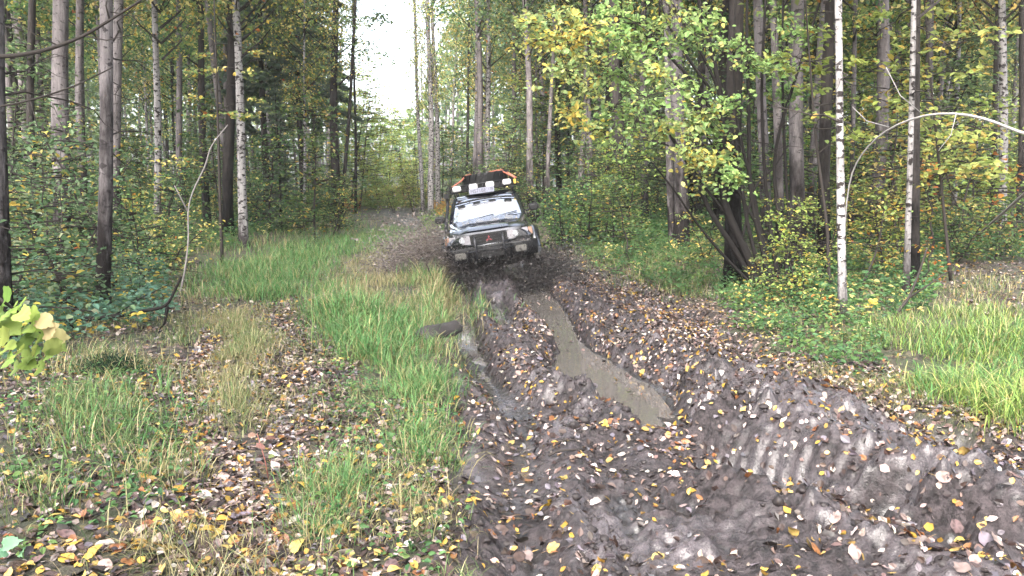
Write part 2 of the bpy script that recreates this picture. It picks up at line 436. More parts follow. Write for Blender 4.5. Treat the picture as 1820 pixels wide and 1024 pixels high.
def ground_material(name):
    m, nt, out = mat(name)
    tc = N(nt, 'ShaderNodeTexCoord'); co = tc.outputs['Object']
    at = N(nt, 'ShaderNodeAttribute', attribute_name='col')
    sp = N(nt, 'ShaderNodeSeparateColor'); nt.links.new(at.outputs['Color'], sp.inputs[0])
    nb = noise(nt, co, 1.3, 5, .6); nf = noise(nt, co, 14, 6, .7); nf2 = noise(nt, co, 60, 5, .7)
    # mud: wet, brown-grey, with broad lighter patches
    mudc = mixc(nt, maprange(nt, nf.outputs[0], .40, .62), (.007, .0053, .0054), (.048, .038, .040))
    mudc = mixc(nt, math_(nt, 'MULTIPLY', maprange(nt, nb.outputs[0], .48, .66), .8), mudc, (.074, .060, .064))
    mudc = mixc(nt, maprange(nt, nf2.outputs[0], .52, .68), mudc, (.011, .0085, .009))
    # litter of small decayed leaves
    vo = N(nt, 'ShaderNodeTexVoronoi'); vo.inputs['Scale'].default_value = 22; nt.links.new(co, vo.inputs['Vector'])
    vs = N(nt, 'ShaderNodeSeparateColor'); nt.links.new(vo.outputs['Color'], vs.inputs[0])
    lit = ramp(nt, [(0, (.010, .008, .007)), (.4, (.022, .016, .0135)), (.65, (.045, .033, .027)), (.82, (.085, .066, .055)), (.94, (.11, .075, .028)), (1, (.15, .11, .06))])
    nt.links.new(vs.outputs[0], lit.inputs[0])
    moss = mixc(nt, nf.outputs[0], (.018, .025, .011), (.042, .050, .022))
    floor = mixc(nt, maprange(nt, nb.outputs[0], .40, .62), lit.outputs[0], moss)
    floor = mixc(nt, sp.outputs[1], floor, lit.outputs[0])
    c = mixc(nt, sp.outputs[0], floor, mudc)
    rm = math_(nt, 'ADD', maprange(nt, nf.outputs[0], .38, .62, .02, .30), maprange(nt, nb.outputs[0], .40, .62, .34, .10))
    rr = N(nt, 'ShaderNodeMix'); rr.data_type = 'FLOAT'
    nt.links.new(sp.outputs[0], rr.inputs[0]); rr.inputs[2].default_value = .75; nt.links.new(rm, rr.inputs[3])
    sz_ = N(nt, 'ShaderNodeSeparateXYZ'); nt.links.new(co, sz_.inputs[0])
    wetl = math_(nt, 'MULTIPLY', maprange(nt, math_(nt, 'ADD', sz_.outputs[2], math_(nt, 'MULTIPLY', math_(nt, 'SUBTRACT', nf.outputs[0], .5), .06)), -.180, -.235), sp.outputs[0])
    c = mixc(nt, wetl, c, mixc(nt, .55, c, (.006, .005, .0045)))
    coat = math_(nt, 'MULTIPLY', sp.outputs[0], math_(nt, 'MAXIMUM', wetl, maprange(nt, nb.outputs[0], .42, .60, 0, .7)))
    hh = math_(nt, 'ADD', math_(nt, 'MULTIPLY', nf.outputs[0], 1.0), math_(nt, 'MULTIPLY', nf2.outputs[0], .5))
    pg = principled(nt, out, c, rr.outputs[0], bump(nt, hh, .8, .045), Specular_IOR_Level=.32, Coat_Roughness=.16)
    nt.links.new(coat, pg.inputs['Coat Weight']); nt.links.new(bump(nt, nf.outputs[0], .35, .03), pg.inputs['Coat Normal'])
    return m
M_GROUND = ground_material('wet_forest_soil')
gcol = np.stack([mud_m * np.interp(GY.ravel(), [20, 30], [1, .45]), tr_m, np.zeros_like(mud_m)], 1)
face_mud = mud_m[gQ].mean(1) > .5
def sub_mesh(name, sel):
    q = gQ[sel]; u, inv = np.unique(q, return_inverse=True)
    return mesh_np(name, gV[u], [inv.reshape(-1, 4)], gcol[u], True, [M_GROUND])
floor_o = link('forest_floor', sub_mesh('forest_floor', ~face_mud), kind='structure')
track_o = link('muddy_track', sub_mesh('muddy_track', face_mud), kind='structure')

# loose clods thrown up along the ruts
lr = np.random.default_rng(90); bag = Bag(); n = 9000
cx = np.concatenate([lr.uniform(-1.4, 3.2, n)]); cy = 3.2 + 11 * lr.random(n) ** 1.4
d1, _ = pdist(cx, cy, RUT_R); d2, _ = pdist(cx, cy, RUT_L); d3, _ = pdist(cx, cy, RUT_R2); mm, _ = masks(cx, cy)
pr = mm * (.03 + np.exp(-((d1 - .66) / .2) ** 2) * 1.0 + .55 * np.exp(-((d2 - .38) / .2) ** 2) + .4 * np.exp(-((d3 - .55) / .2) ** 2)) * sstep(.22, .4, d3) * (vnoise(cx * 2.5, cy * 2.5, 91) + .2)
k_ = lr.random(n) < pr; cx, cy = cx[k_], cy[k_]; n = len(cx); cz = H(cx, cy)
ico = bmesh.new(); bmesh.ops.create_icosphere(ico, subdivisions=2, radius=1); iv = np.array([v.co[:] for v in ico.verts]); it = np.array([[v.index for v in f.verts] for f in ico.faces]); ico.free()
rs = np.minimum(.010 * np.exp(.6 * lr.normal(size=n)) + .004, .034)
V = cx[:, None, None] * 0 + iv[None] * (1 + .22 * np.sin(iv[None] @ lr.normal(size=(n, 3, 1)) * 3 + 6 * lr.random((n, 1, 1))) + .16 * np.sin(iv[None] @ lr.normal(size=(n, 3, 1)) * 6) + .10 * (lr.random((n, len(iv), 1)) - .5)) * (rs[:, None] * (np.array([.9, .9, .5]) + .5 * lr.random((n, 3))))[:, None, :]
V += np.stack([cx, cy, cz + rs * .05], 1)[:, None, :]
M_CLOD = simple('torn_wet_mud', (.016, .0125, .0125), .62, .7, 40, Specular_IOR_Level=.3)
clodV, clodT = V.reshape(-1, 3), (np.arange(n)[:, None, None] * len(iv) + it[None]).reshape(-1, 3)
link('mud_clods', mesh_np('mud_clods', clodV, [clodT], np.tile([1.0, 0, 0], (len(clodV), 1)), True, [M_CLOD]), kind='stuff')

# ------------------------------------------------------------------ puddles
m, nt, out = mat('muddy_water')
tc = N(nt, 'ShaderNodeTexCoord'); n1 = noise(nt, tc.outputs['Object'], 2.5, 3); n2 = noise(nt, tc.outputs['Object'], 9, 2)
c = mixc(nt, n1.outputs[0], (.052, .047, .043), (.084, .077, .071))
principled(nt, out, c, .03, bump(nt, n2.outputs[0], .03, .02), IOR=1.40)
M_WATER = m
def puddle(line, width, level, step=.25):
    pts = []
    for (a, b) in zip(line[:-1], line[1:]):
        n = max(1, int(math.dist(a, b) / step))
        for i in range(n): pts.append((a[0] + (b[0] - a[0]) * i / n, a[1] + (b[1] - a[1]) * i / n))
    pts.append(line[-1]); P = np.array(pts); T = unit(np.gradient(P, axis=0)); Nn = np.stack([-T[:, 1], T[:, 0]], 1)
    w = width * np.sin(np.clip(np.linspace(.03, math.pi - .03, len(P)), 0, math.pi)) ** .6
    A, B = P + Nn * w[:, None], P - Nn * w[:, None]
    V = np.zeros((2 * len(P), 3)); V[0::2, :2] = A; V[1::2, :2] = B; V[:, 2] = level
    i = np.arange(len(P) - 1) * 2
    return link('puddle', mesh_np('puddle', V, [np.stack([i, i + 2, i + 3, i + 1], 1)], None, False, [M_WATER]), kind='structure')
WL = -.255
puddle([(.0, 17.5), (.15, 14.2)] + RUT_R[2:], .70, WL)
puddle(RUT_L[1:6], .36, -.275)
puddle(RUT_M, .22, -.262)

# ------------------------------------------------------------------ tree kit
G_, BG, YG, YE, RU, PY = (.052, .10, .042), (.075, .145, .10), (.135, .185, .06), (.36, .28, .06), (.30, .11, .03), (.42, .36, .13)
PAL = {
    'green': [(5, G_), (3, (.085, .14, .045)), (2, YG), (.5, YE), (.4, PY)],
    'blue':  [(5, (.085, .15, .072)), (3, (.12, .185, .095)), (2, G_), (.6, YE), (1.5, (.24, .28, .17))],
    'mixed': [(4, G_), (4, YG), (1, YE), (1.3, PY), (.15, RU)],
    'yellow':[(4.0, YG), (1.6, YE), (2.4, PY), (1.5, (.12, .14, .05)), (.2, RU)],
    'lime':  [(4, (.20, .27, .07)), (3, (.26, .32, .08)), (2, YG), (1, YE)],
    'far':   [(4, (.09, .135, .06)), (3, (.14, .19, .08)), (2, (.055, .09, .05)), (.4, (.26, .25, .09))],
    'rust':  [(3, RU), (2, (.38, .17, .04)), (1, YE)],
    'spruce':[(4, (.065, .09, .065)), (3, (.085, .11, .075)), (1, (.12, .14, .085))],
}
def crown_mesh(name, seed, z0, z1, rad, ncl, per, size, pal, shape='rhomb', top=.25, barkm=M_DARK, spread=.55):
    lr = np.random.default_rng(seed); bag = Bag()
    for k in range(ncl):
        f = lr.random() ** .85; z = z0 + (z1 - z0) * f
        r = rad * (math.sin(math.pi * min(1, .18 + f * .82)) ** .7) * (.25 + .75 * math.sqrt(lr.random())) + .15
        a = lr.random() * 6.283
        c = np.array([r * math.cos(a), r * math.sin(a), z])
        n = int(per * (.5 + lr.random()))
        P = c + lr.normal(size=(n, 3)) * np.array([spread, spread, spread * .42]) * (.6 + .7 * lr.random())
        P[:, 2] -= .25 * (np.hypot(P[:, 0] - c[0], P[:, 1] - c[1])) 
        Nn = unit(lr.normal(size=(n, 3)) * .75 + np.array([0, 0, .8]))
        V, Q, kk = leaf_faces(P, Nn, size * (.65 + .7 * lr.random(n)), shape, lr=lr)
        shift = .75 + .5 * lr.random()
        bag.add(V, Q, col=np.repeat(pick(PAL[pal], n, lr) * shift, kk, 0), m=0)
        if k % 2 == 0:
            st = np.array([0, 0, max(z0 * .8, z - r * .9)]); mid = (st + c) / 2 + np.array([0, 0, -.1])
            V, Q, T = tube([st, mid, c], [.035 + .008 * r, .022, .006], 4)
            bag.add(V, Q, T, m=1)
    return bag.mesh(name, [M_LEAF, barkm])

def spruce_mesh(seed, h, rad, z0):
    lr = np.random.default_rng(seed); bag = Bag()
    z = z0
    while z < h:
        f = (h - z) / (h - z0); L = rad * (.2 + .8 * f)
        for k in range(6):
            a = lr.random() * 6.283; L2 = L * (.7 + .5 * lr.random())
            n = int(46 * L2 / 2) + 8
            t = lr.random(n) ** .7
            drop = -.30 * L2 * t ** 1.5 + .1 * t
            lat = (lr.random(n) - .5) * .7 * (1 - t * .6)
            d = np.array([math.cos(a), math.sin(a)]); e = np.array([-d[1], d[0]])
            P = np.zeros((n, 3)); P[:, :2] = d * (t * L2)[:, None] + e * lat[:, None]; P[:, 2] = z + drop - np.abs(lat) * .35 - lr.random(n) * .15
            al = np.zeros((n, 3)); al[:, :2] = d + e * np.sign(lat)[:, None] * .8; al[:, 2] = -.7
            V, Q, kk = leaf_faces(P, unit(lr.normal(size=(n, 3)) * .5 + np.array([0, 0, 1.])), .34 * (.6 + .6 * lr.random(n)), 'slim', lr=lr, along=al)
            bag.add(V, Q, col=np.repeat(pick(PAL['spruce'], n, lr), kk, 0), m=0)
        z += .38 + .25 * lr.random()
    return bag.mesh('spruce_crown', [M_LEAF])

def trunk_mesh(name, base, path_fn, h, r0, m, seed, sides=10, rings=16, flare=1.5, top=.35):
    """path_fn(z) -> x,y offset"""
    lr = np.random.default_rng(seed)
    zz = np.concatenate([[-.3, 0, .12, .35], np.linspace(.8, h, rings)])
    ph = lr.random(4) * 6
    pts, rad = [], []
    for z in zz:
        x, y = path_fn(max(z, 0))
        wob = .06 * r0 / .15 * min(1, z / 3 if z > 0 else 0)
        pts.append((x + wob * math.sin(z * .55 + ph[0]), y + wob * math.sin(z * .45 + ph[1]), z))
        f = max(0, z) / h
        rad.append(r0 * ((1 - f) * (1 - top) + top) * (1 + (flare - 1) * math.exp(-max(z, 0) / .22)) * (1 + .04 * math.sin(z * 2.3 + ph[2])))
    V, Q, T = tube(pts, rad, sides, .10, seed=seed)
    return mesh_np(name, V, [Q, T], None, True, [m])

# dead side twigs shared by many trunks
BR = []
for s in range(5):
    lr = np.random.default_rng(900 + s); bag = Bag()
    L = 1.0 + .6 * lr.random(); n = 7
    p = np.zeros((n, 3)); p[:, 0] = np.linspace(0, L, n); p[:, 2] = .22 * np.sin(p[:, 0] * (1.0 + lr.random())) * (1 if s % 2 else -.6) + .03 * lr.normal(size=n); p[:, 1] = .06 * lr.normal(size=n)
    bag.add(*tube(p, np.linspace(.014, .003, n), 4))
    for k in range(4):
        i = lr.integers(1, n - 2); d = unit(np.array([lr.random() + .2, lr.normal(), lr.normal() * .6])) * (.25 + .4 * lr.random())
        q = p[i] + np.linspace(0, 1, 4)[:, None] * d + .02 * lr.normal(size=(4, 3)) * np.linspace(0, 1, 4)[:, None]
        bag.add(*tube(q, np.linspace(.007, .002, 4), 3))
    BR.append(bag.mesh('dead_branch', [M_TWIG]))

CROWN = {
    'a': crown_mesh('aspen_crown', 11, 7.5, 20, 2.3, 85, 75, .15, 'far'),
    'b': crown_mesh('aspen_crown', 12, 6.5, 18, 2.0, 75, 75, .15, 'mixed'),
    'c': crown_mesh('aspen_crown', 13, 8.5, 22, 2.4, 85, 75, .16, 'green'),
    'd': crown_mesh('birch_crown', 14, 6.0, 18, 1.8, 80, 70, .13, 'yellow'),
}

def add_branches(root, lr, n, z0, z1, path=None, r=.1, sc_=1.0):
    for k in range(n):
        z = z0 + (z1 - z0) * lr.random(); x, y = path(z) if path else (0, 0)
        o = link('dead_branch', BR[lr.integers(5)], root, (x, y, z))
        o.rotation_euler = (0, R(-25 + 50 * lr.random()), lr.random() * 6.283)
        s = sc_ * (.6 + .8 * lr.random()); o.scale = (s, s, s)

# ------------------------------------------------------------------ the trees one can pick out, from the photograph
# name, bark, base px, trunk width px at mid height, px x where the stem crosses the top of the frame, depth override, crown, branches, label
W_, A_, D_ = M_BIRCH, M_ASPEN, M_DARK
TREES = [
    ('aspen_tree', A_, (2, 640), 44, -14, 8.5, 'a', 7, 'thick grey aspen cut by the edge of the picture behind the broad-leaved linden twig'),
    ('aspen_tree', A_, (114, 470), 33, 104, None, 'b', 5, 'thick mauve-grey aspen behind the blue-green saplings with a fork high up'),
    ('aspen_tree', A_, (181, 552), 27, 192, None, 'c', 6, 'grey aspen with black lower bark rising from the fallen branch'),
    ('birch_tree', W_, (279, 442), 14, 281, None, 'd', 2, 'slim pale birch between the black-footed aspen and the pale birch by the grass'),
    ('birch_tree', W_, (434, 440), 17, 421, None, 'd', 4, 'white birch standing alone at the edge of the grass strip'),
    ('aspen_tree', D_, (405, 400), 22, 412, 27, 'a', 1, 'dark trunk close behind the white birch at the edge of the grass'),
    ('aspen_tree', D_, (368, 402), 15, 352, 31, 'b', 1, 'thin dark trunk beside the crooked sapling stem'),
    ('aspen_tree', A_, (322, 405), 13, 318, 33, 'c', 1, 'grey trunk behind the crooked pale sapling stem'),
    ('pine_tree', D_, (596, 368), 18, 592, 40, 'a', 1, 'dark thick trunk where the track bends out of sight'),
    ('aspen_tree', D_, (606, 370), 8, 632, 39, None, 2, 'thin dark leaning trunk beside the bend of the track'),
    ('aspen_tree', D_, (632, 364), 6, 630, 46, None, 2, 'very thin dark stem before the pale green thicket at the end of the track'),
    ('birch_tree', W_, (541, 390), 6, 540, 34, 'd', 0, 'thin pale pole of a birch among the dark trunks before the bend'),
    ('birch_tree', W_, (752, 372), 8, 734, 46, 'd', 0, 'slim white birch, first of the trio beside the far end of the track'),
    ('birch_tree', W_, (766, 372), 12, 761, 42, 'd', 0, 'straight spotted white birch, thickest of the trio beside the far track'),
    ('birch_tree', W_, (780, 370), 10, 770, 47, 'd', 0, 'greyer spotted birch standing closest to the car in the far trio'),
    ('aspen_tree', A_, (858, 390), 14, 846, 36, 'c', 2, 'pale aspen rising straight behind the roof rack, thicker of the pair'),
    ('birch_tree', W_, (870, 390), 11, 866, 38, 'd', 1, 'spotted birch rising behind the spare tyre, slimmer of the pair'),
    ('aspen_tree', A_, (944, 388), 15, 934, 33, 'a', 2, 'grey aspen standing just behind the wing mirror of the car'),
    ('aspen_tree', A_, (956, 385), 6, 953, 36, 'b', 0, 'thin grey pole beside the aspen behind the wing mirror'),
    ('aspen_tree', D_, (994, 385), 13, 992, 37, 'b', 1, 'narrow grey trunk in the gap beyond the car'),
    ('aspen_tree', D_, (1106, 412), 27, 1092, None, 'c', 2, 'broad dark trunk behind the first roadside saplings'),
    ('aspen_tree', A_, (1196, 442), 15, 1184, None, 'd', 2, 'slimmer pale aspen of the pair growing from one foot'),
    ('aspen_tree', A_, (1212, 446), 26, 1208, None, 'a', 2, 'stouter grey aspen of the pair growing from one foot'),
    ('aspen_tree', D_, (1304, 508), 33, 1308, None, 'b', 3, 'massive black-footed tree beside the leaning maple stems'),
    ('aspen_tree', A_, (1362, 470), 22, 1352, 17.5, 'c', 1, 'pale grey aspen seen between the leaning maple stems'),
    ('aspen_tree', A_, (1388, 494), 17, 1378, None, 'd', 1, 'slimmer grey aspen of the touching pair beside the maple'),
    ('aspen_tree', A_, (1418, 486), 29, 1424, None, 'a', 2, 'thick knotty aspen of the touching pair beside the maple'),
    ('aspen_tree', D_, (1464, 488), 23, 1474, None, 'c', 1, 'dark leaning trunk between the knotty aspen and the white birch'),
    ('birch_tree', W_, (1498, 570), 16, 1496, None, 'd', 3, 'slender white birch standing right at the edge of the muddy bank'),
    ('aspen_tree', A_, (1552, 455), 26, 1572, 20, 'b', 2, 'broad grey trunk half hidden behind the yellow leaves'),
    ('birch_tree', W_, (1610, 530), 12, 1636, None, 'd', 1, 'thin birch leaning across the black trunk near the clearing'),
    ('aspen_tree', D_, (1626, 518), 19, 1624, None, 'a', 2, 'black scaly trunk crossed by a leaning birch near the clearing'),
    ('birch_tree', W_, (1780, 428), 16, 1787, 20.5, 'd', 1, 'white birch with black rings beyond the arching dead stem'),
    ('aspen_tree', D_, (1764, 428), 11, 1768, 23, 'c', 1, 'thin brown trunk touching the white birch beyond the arching stem'),
    ('aspen_tree', D_, (1812, 425), 13, 1822, 22, 'b', 1, 'dark trunk at the picture edge behind the fallen pale pole'),
    ('aspen_tree', A_, (1510, 455), 10, 1518, 19, 'b', 1, 'thin grey trunk just behind the slender white birch'),
    ('aspen_tree', A_, (1050, 395), 13, 1040, 33, 'd', 1, 'grey trunk among the saplings beyond the car, thinner than its dark neighbour'),
    ('aspen_tree', A_, (208, 430), 22, 210, 21, 'a', 2, 'grey aspen showing through just behind the black-footed one'),
    ('aspen_tree', A_, (148, 420), 18, 142, 24, 'b', 2, 'grey trunk between the two thick aspens, half veiled by leaves'),
    ('aspen_tree', D_, (60, 430), 16, 52, 22, 'c', 2, 'dim trunk behind the blue-green saplings near the picture edge'),
]
REFS = ['thick grey aspen at the picture edge', 'thick mauve-grey aspen', 'black-footed grey aspen', 'slim pale birch', 'lone white birch', 'dark trunk beside the lone birch', 'thin dark trunk by the crooked sapling', 'crooked pale sapling', 'dark thick trunk at the bend', 'leaning thin trunk at the bend', 'thin stem before the pale thicket', 'thin pale birch pole', 'first birch of the spotted trio', 'thickest birch of the spotted trio', 'greyest birch of the spotted trio', 'aspen behind the roof rack', 'birch behind the spare tyre', 'aspen behind the wing mirror', 'pole beside the wing mirror aspen', 'narrow trunk beyond the car', 'broad dark trunk', 'slimmer twin aspen', 'stouter twin aspen', 'massive black-footed tree', 'pale aspen between the maple stems', 'slimmer touching aspen', 'thick knotty aspen', 'dark leaning trunk', 'slender roadside birch', 'broad half-hidden trunk', 'birch crossing the black trunk', 'black scaly trunk', 'white birch with black rings', 'thin brown trunk', 'dark trunk at the picture edge', 'thin trunk by the roadside birch', 'grey trunk beyond the car', 'aspen behind the black-footed one', 'leaf-veiled grey trunk', 'dim trunk at the picture edge']
bases = []
refpx = []
for k, (nm, bm, (bx, by), wpx, tx, dep, cr, nb, lab) in enumerate(TREES):
    lr = np.random.default_rng(3000 + k)
    if dep is None: b = ground(bx, by)
    else:
        b = at_depth(bx, by, dep); b.z = h1(b.x, b.y)
    t = at_depth(tx, 0, b.y)
    sl = (t.x - b.x) / max(t.z - b.z, 1); dy = .02 * lr.normal()
    r0 = wpx * b.y / FPX / 2 * .93
    h = 17 if r0 > .08 else 11 + 40 * r0
    fn = lambda z, s=sl, d=dy: (s * z, d * z)
    root = thing(nm, lab, 'tree', b)
    link('trunk', trunk_mesh('trunk', b, fn, h, r0, bm, k, 12 if b.y < 25 else 9, 20), root)
    s = h / 18.0
    x, y = fn(h * .45)
    if cr is None: co = link('crown', CROWN['b'], root, (x, y, 6)); co.scale = (.25, .25, .5)
    else: co = link('crown', CROWN[cr], root, (x, y, 0)); co.rotation_euler = (0, 0, lr.random() * 6.28)
    cw = min(1, .5 + r0 * 3) * (.45 if 720 < bx < 790 else 1)
    if cr: co.scale = (cw, cw, s)
    add_branches(root, lr, nb, 1.8, min(h * .55, .28 * b.y + 1.5), fn, r0, .8)
    bases.append((b.x, b.y)); refpx.append((bx + tx) / 2)
assert len(REFS) == len(TREES)
TAKEN = set()
def placed(start, px):
    order = np.argsort(np.abs(np.array(refpx) - px))
    for i, word in ((0, 'behind the'), (1, 'beside the'), (2, 'past the')):
        l = f'{start} {word} {REFS[int(order[i])]}'
        if l not in TAKEN: break
    TAKEN.add(l); return l

# ------------------------------------------------------------------ trees that fill the wood behind
PROTO = []
for k, (bm, cr, h, r0) in enumerate([(A_, 'a', 19, .14), (A_, 'b', 17, .11), (D_, 'c', 20, .15), (W_, 'd', 17, .10), (D_, 'b', 16, .09), (A_, 'c', 18, .10)]):
    me = trunk_mesh('trunk', None, lambda z, k=k: (.012 * z * math.sin(k * 2), .012 * z * math.cos(k * 3)), h, r0, bm, 70 + k, 8, 12)
    PROTO.append((me, CROWN[cr], bm is W_))
def corridor(x, y):
    d, _ = pdist(np.array([x]), np.array([y]), ROAD); return float(d[0])
pts = list(bases); fill = []
lr = np.random.default_rng(77)
tries = 0
while len(fill) < 200 and tries < 20000:
    tries += 1
    y = math.sqrt(19 ** 2 + (78 ** 2 - 19 ** 2) * lr.random()); x = y * (lr.random() * 1.4 - .70)
    px, _ = proj(x, y, 0)
    if corridor(x, y) < 5.2: continue
    if y < 27 and (330 < px < 1090): continue
    if y < 24 and 1560 < px < 2000: continue
    if 640 < px < 800 and y < 45: continue
    if any((x - a) ** 2 + (y - b) ** 2 < 1.0 for a, b in pts): continue
    pts.append((x, y)); fill.append((x, y))
for y, x in [(4, -7.5), (7, -9), (1, -8), (-4, -7), (-9, -6), (-13, -8), (-10, 8), (-5, 10), (0, 13), (6, 12), (9, 11.5), (13, 13), (12, -11), (16, -12), (-16, 5), (-18, -3), (-20, 9)]:  # unseen trees around the camera, added for the lighting and reflections
    fill.append((x, y))
made = {}
for k, (x, y) in enumerate(fill):
    lr = np.random.default_rng(5000 + k)
    i = int(lr.choice(6, p=[.24, .2, .2, .12, .12, .12])); tm, cm, birch = PROTO[i]
    px, _ = proj(x, y, 0)
    zone = ('in the dim wood beyond the narrow side track' if px < 600 else 'in the wood behind the dark car' if px < 1000 else 'in the wood behind the leaning maple' if px < 1480 else 'in the wood beyond the leafy clearing')
    dist = 'far back' if y > 48 else 'midway back'
    kind = ('white birch' if birch else 'dark-barked tree' if i in (2, 4) else 'grey aspen')
    s = .8 + .45 * lr.random(); fat = .8 + .5 * lr.random(); size = 'very slim' if fat < .9 else 'slender' if fat < 1.03 else 'sturdy' if fat < 1.17 else 'stout'
    root = thing('birch_tree' if birch else 'aspen_tree', placed(f'{size} {kind} {dist}', px) if y > 15 else f'{kind} standing beside the clearing outside the view', 'tree', (x, y, h1(x, y, False)), (0.03 * lr.normal(), .03 * lr.normal(), lr.random() * 6.28), f'{kind}s {dist} {zone}' if y > 15 else 'trees outside the view')
    root.scale = (s * fat,) * 2 + (s,)
    link('trunk', tm, root); link('crown', cm, root)
    if y < 45 and -60 < px < 1880: add_branches(root, lr, 4, 1.5, 8, sc_=1.0)

# dark conifers over the far side of the narrow track
SPR = [spruce_mesh(5, 17, 2.4, 5.0), spruce_mesh(6, 13, 2.1, .6)]
SPT = [trunk_mesh('trunk', None, lambda z: (0, 0), h, .16, M_DARK, 91, 8, 10, top=.1) for h in (16.8, 12.8)]
for k, (px, Y, i, s, lab) in enumerate([(475, 36, 0, 1.05, 'tall dark spruce behind the white birch at the grass edge'), (540, 43, 0, 1.15, 'tall dark spruce close to where the track bends away'),
        (430, 50, 0, 1.0, 'dark spruce deep behind the trunk beside the white birch'), (498, 30, 1, .42, 'small dark young spruce among the trunks before the bend'),
        (560, 54, 0, 1.1, 'spruce standing farther back along the bend of the track'), (1010, 47, 0, .8, 'dark spruce far beyond the car and its wing mirror')]):
    p = at_depth(px, 370, Y); root = thing('spruce_tree', lab, 'tree', (p.x, Y, h1(p.x, Y, False)), (0, 0, k * 1.3)); root.scale = (s, s, s)
    link('trunk', SPT[i], root); link('crown', SPR[i], root)

# far-off wood closing the view
bag = Bag(); lr = np.random.default_rng(31)
n = 85000
yy = 80 + 40 * lr.random(n); xx = (lr.random(n) * 2 - 1) * 105
hh = lr.random(n) ** .8 * (17 + 7 * vnoise(xx * .25, yy * .25, 3))
d, _ = pdist(xx, yy, ROAD)
px, py = proj(xx, yy, hh)
top = np.where(d < 8, np.interp(d, [0, 3.5, 7.5], [7.5, 9.5, 20]), 30)
cl = vnoise(xx * .5, hh * .5, 8) * .6 + vnoise(yy * .5 + 9, hh * .7, 9) * .4
keep = (hh < top) & (cl > .24)
P = np.stack([xx, yy, hh + np.clip(yy - 45, 0, 60) * .012], 1)[keep]; n = len(P)
V, Q, kk = leaf_faces(P, unit(lr.normal(size=(n, 3)) + np.array([0, -.3, .7])), (.5 + .4 * lr.random(n)), 'rhomb', lr=lr)
bag.add(V, Q, col=np.repeat(pick(PAL['far'], n, lr) * (.65 + .9 * cl[keep])[:, None], kk, 0), m=0)
for k in range(230):
    y = 80 + 35 * lr.random(); x = (lr.random() * 2 - 1) * 90
    if corridor(x, y) < 4: continue
    z = h1(x, y, False)
    bag.add(*tube([(x, y, z - .3), (x + .2 * lr.normal(), y, z + 8), (x + .5 * lr.normal(), y, z + 18)], [.17, .12, .05], 5), m=1)
far = link('far_woods', bag.mesh('far_woods', [M_LEAF, M_ASPEN]), kind='stuff')

# ------------------------------------------------------------------ saplings and shrubs
def sapling_mesh(seed, h, rad, nbr, per, size, pal, shape='hex', stems=1, low=.15):
    lr = np.random.default_rng(seed); fo, st = Bag(), Bag()
    for s in range(stems):
        lean = lr.normal(size=2) * (.12 if stems == 1 else .32); hs_ = h * (.7 + .3 * lr.random())
        n = 8; z = np.linspace(-.1, hs_, n); ax = np.stack([lean[0] * z + .03 * lr.normal(size=n), lean[1] * z + .03 * lr.normal(size=n), z], 1)
        st.add(*tube(ax, np.linspace(.012 + .005 * h, .004, n), 6))
        for b in range(nbr):
            f = low + (1 - low) * lr.random(); p0 = ax[0] + (ax[-1] - ax[0]) * f
            a = lr.random() * 6.283; L = rad * (1.15 - .7 * f) * (.5 + .7 * lr.random())
            d = np.array([math.cos(a), math.sin(a), .35 * lr.random()])
            q = p0 + np.linspace(0, 1, 5)[:, None] * d * L; q[:, 2] += -.18 * L * np.linspace(0, 1, 5) ** 2
            st.add(*tube(q, np.linspace(.006 + .002 * h, .002, 5), 4))
            n = max(3, int(per * (.4 + .9 * lr.random())))
            t = .2 + .85 * lr.random(n); side = lr.normal(size=(n, 3)) * np.array([.20, .20, .07]) * (.5 + L * .45)
            P = p0 + d * L * t[:, None] + side; P[:, 2] += -.18 * L * t ** 2 - .03
            Nn = unit(lr.normal(size=(n, 3)) * .45 + np.array([0, 0, 1.]))
            V, Q, kk = leaf_faces(P, Nn, size * (.6 + .7 * lr.random(n)), shape, lr=lr)
            fo.add(V, Q, col=np.repeat(pick(PAL[pal], n, lr) * (.75 + .5 * lr.random()), kk, 0))
    return fo.mesh('foliage', [M_LEAF]), st.mesh('stem', [M_TWIG], True)
SAP = {
    'blue':   [sapling_mesh(101, 2.6, 1.0, 26, 16, .085, 'blue', stems=2), sapling_mesh(102, 1.8, .8, 22, 16, .085, 'blue', stems=2)],
    'green':  [sapling_mesh(103, 3.4, 1.3, 34, 18, .085, 'green'), sapling_mesh(104, 1.5, .9, 20, 18, .08, 'green', stems=3)],
    'mixed':  [sapling_mesh(105, 4.5, 1.5, 40, 18, .085, 'mixed'), sapling_mesh(106, 2.6, 1.1, 24, 16, .08, 'mixed', stems=2)],
    'yellow': [sapling_mesh(107, 3.2, 1.2, 30, 14, .085, 'yellow'), sapling_mesh(108, 1.6, .8, 16, 14, .085, 'yellow', stems=2)],
    'lime':   [sapling_mesh(109, 6.5, 2.0, 60, 26, .12, 'lime'), sapling_mesh(110, 3.2, 1.3, 34, 20, .10, 'lime', stems=2)],
    'rust':   [sapling_mesh(111, 1.6, .6, 12, 12, .08, 'rust'), sapling_mesh(112, 1.0, .5, 10, 10, .07, 'rust')],
    'farg':   [sapling_mesh(113, 6.5, 1.9, 60, 30, .12, 'far'), sapling_mesh(114, 5.0, 1.7, 50, 28, .12, 'green')],
}
WORD = {'blue': 'blue-green sapling', 'green': 'green leafy sapling', 'mixed': 'speckled sapling', 'yellow': 'yellow sapling', 'lime': 'pale young tree', 'rust': 'red-leaved sapling', 'farg': 'leafy young tree'}
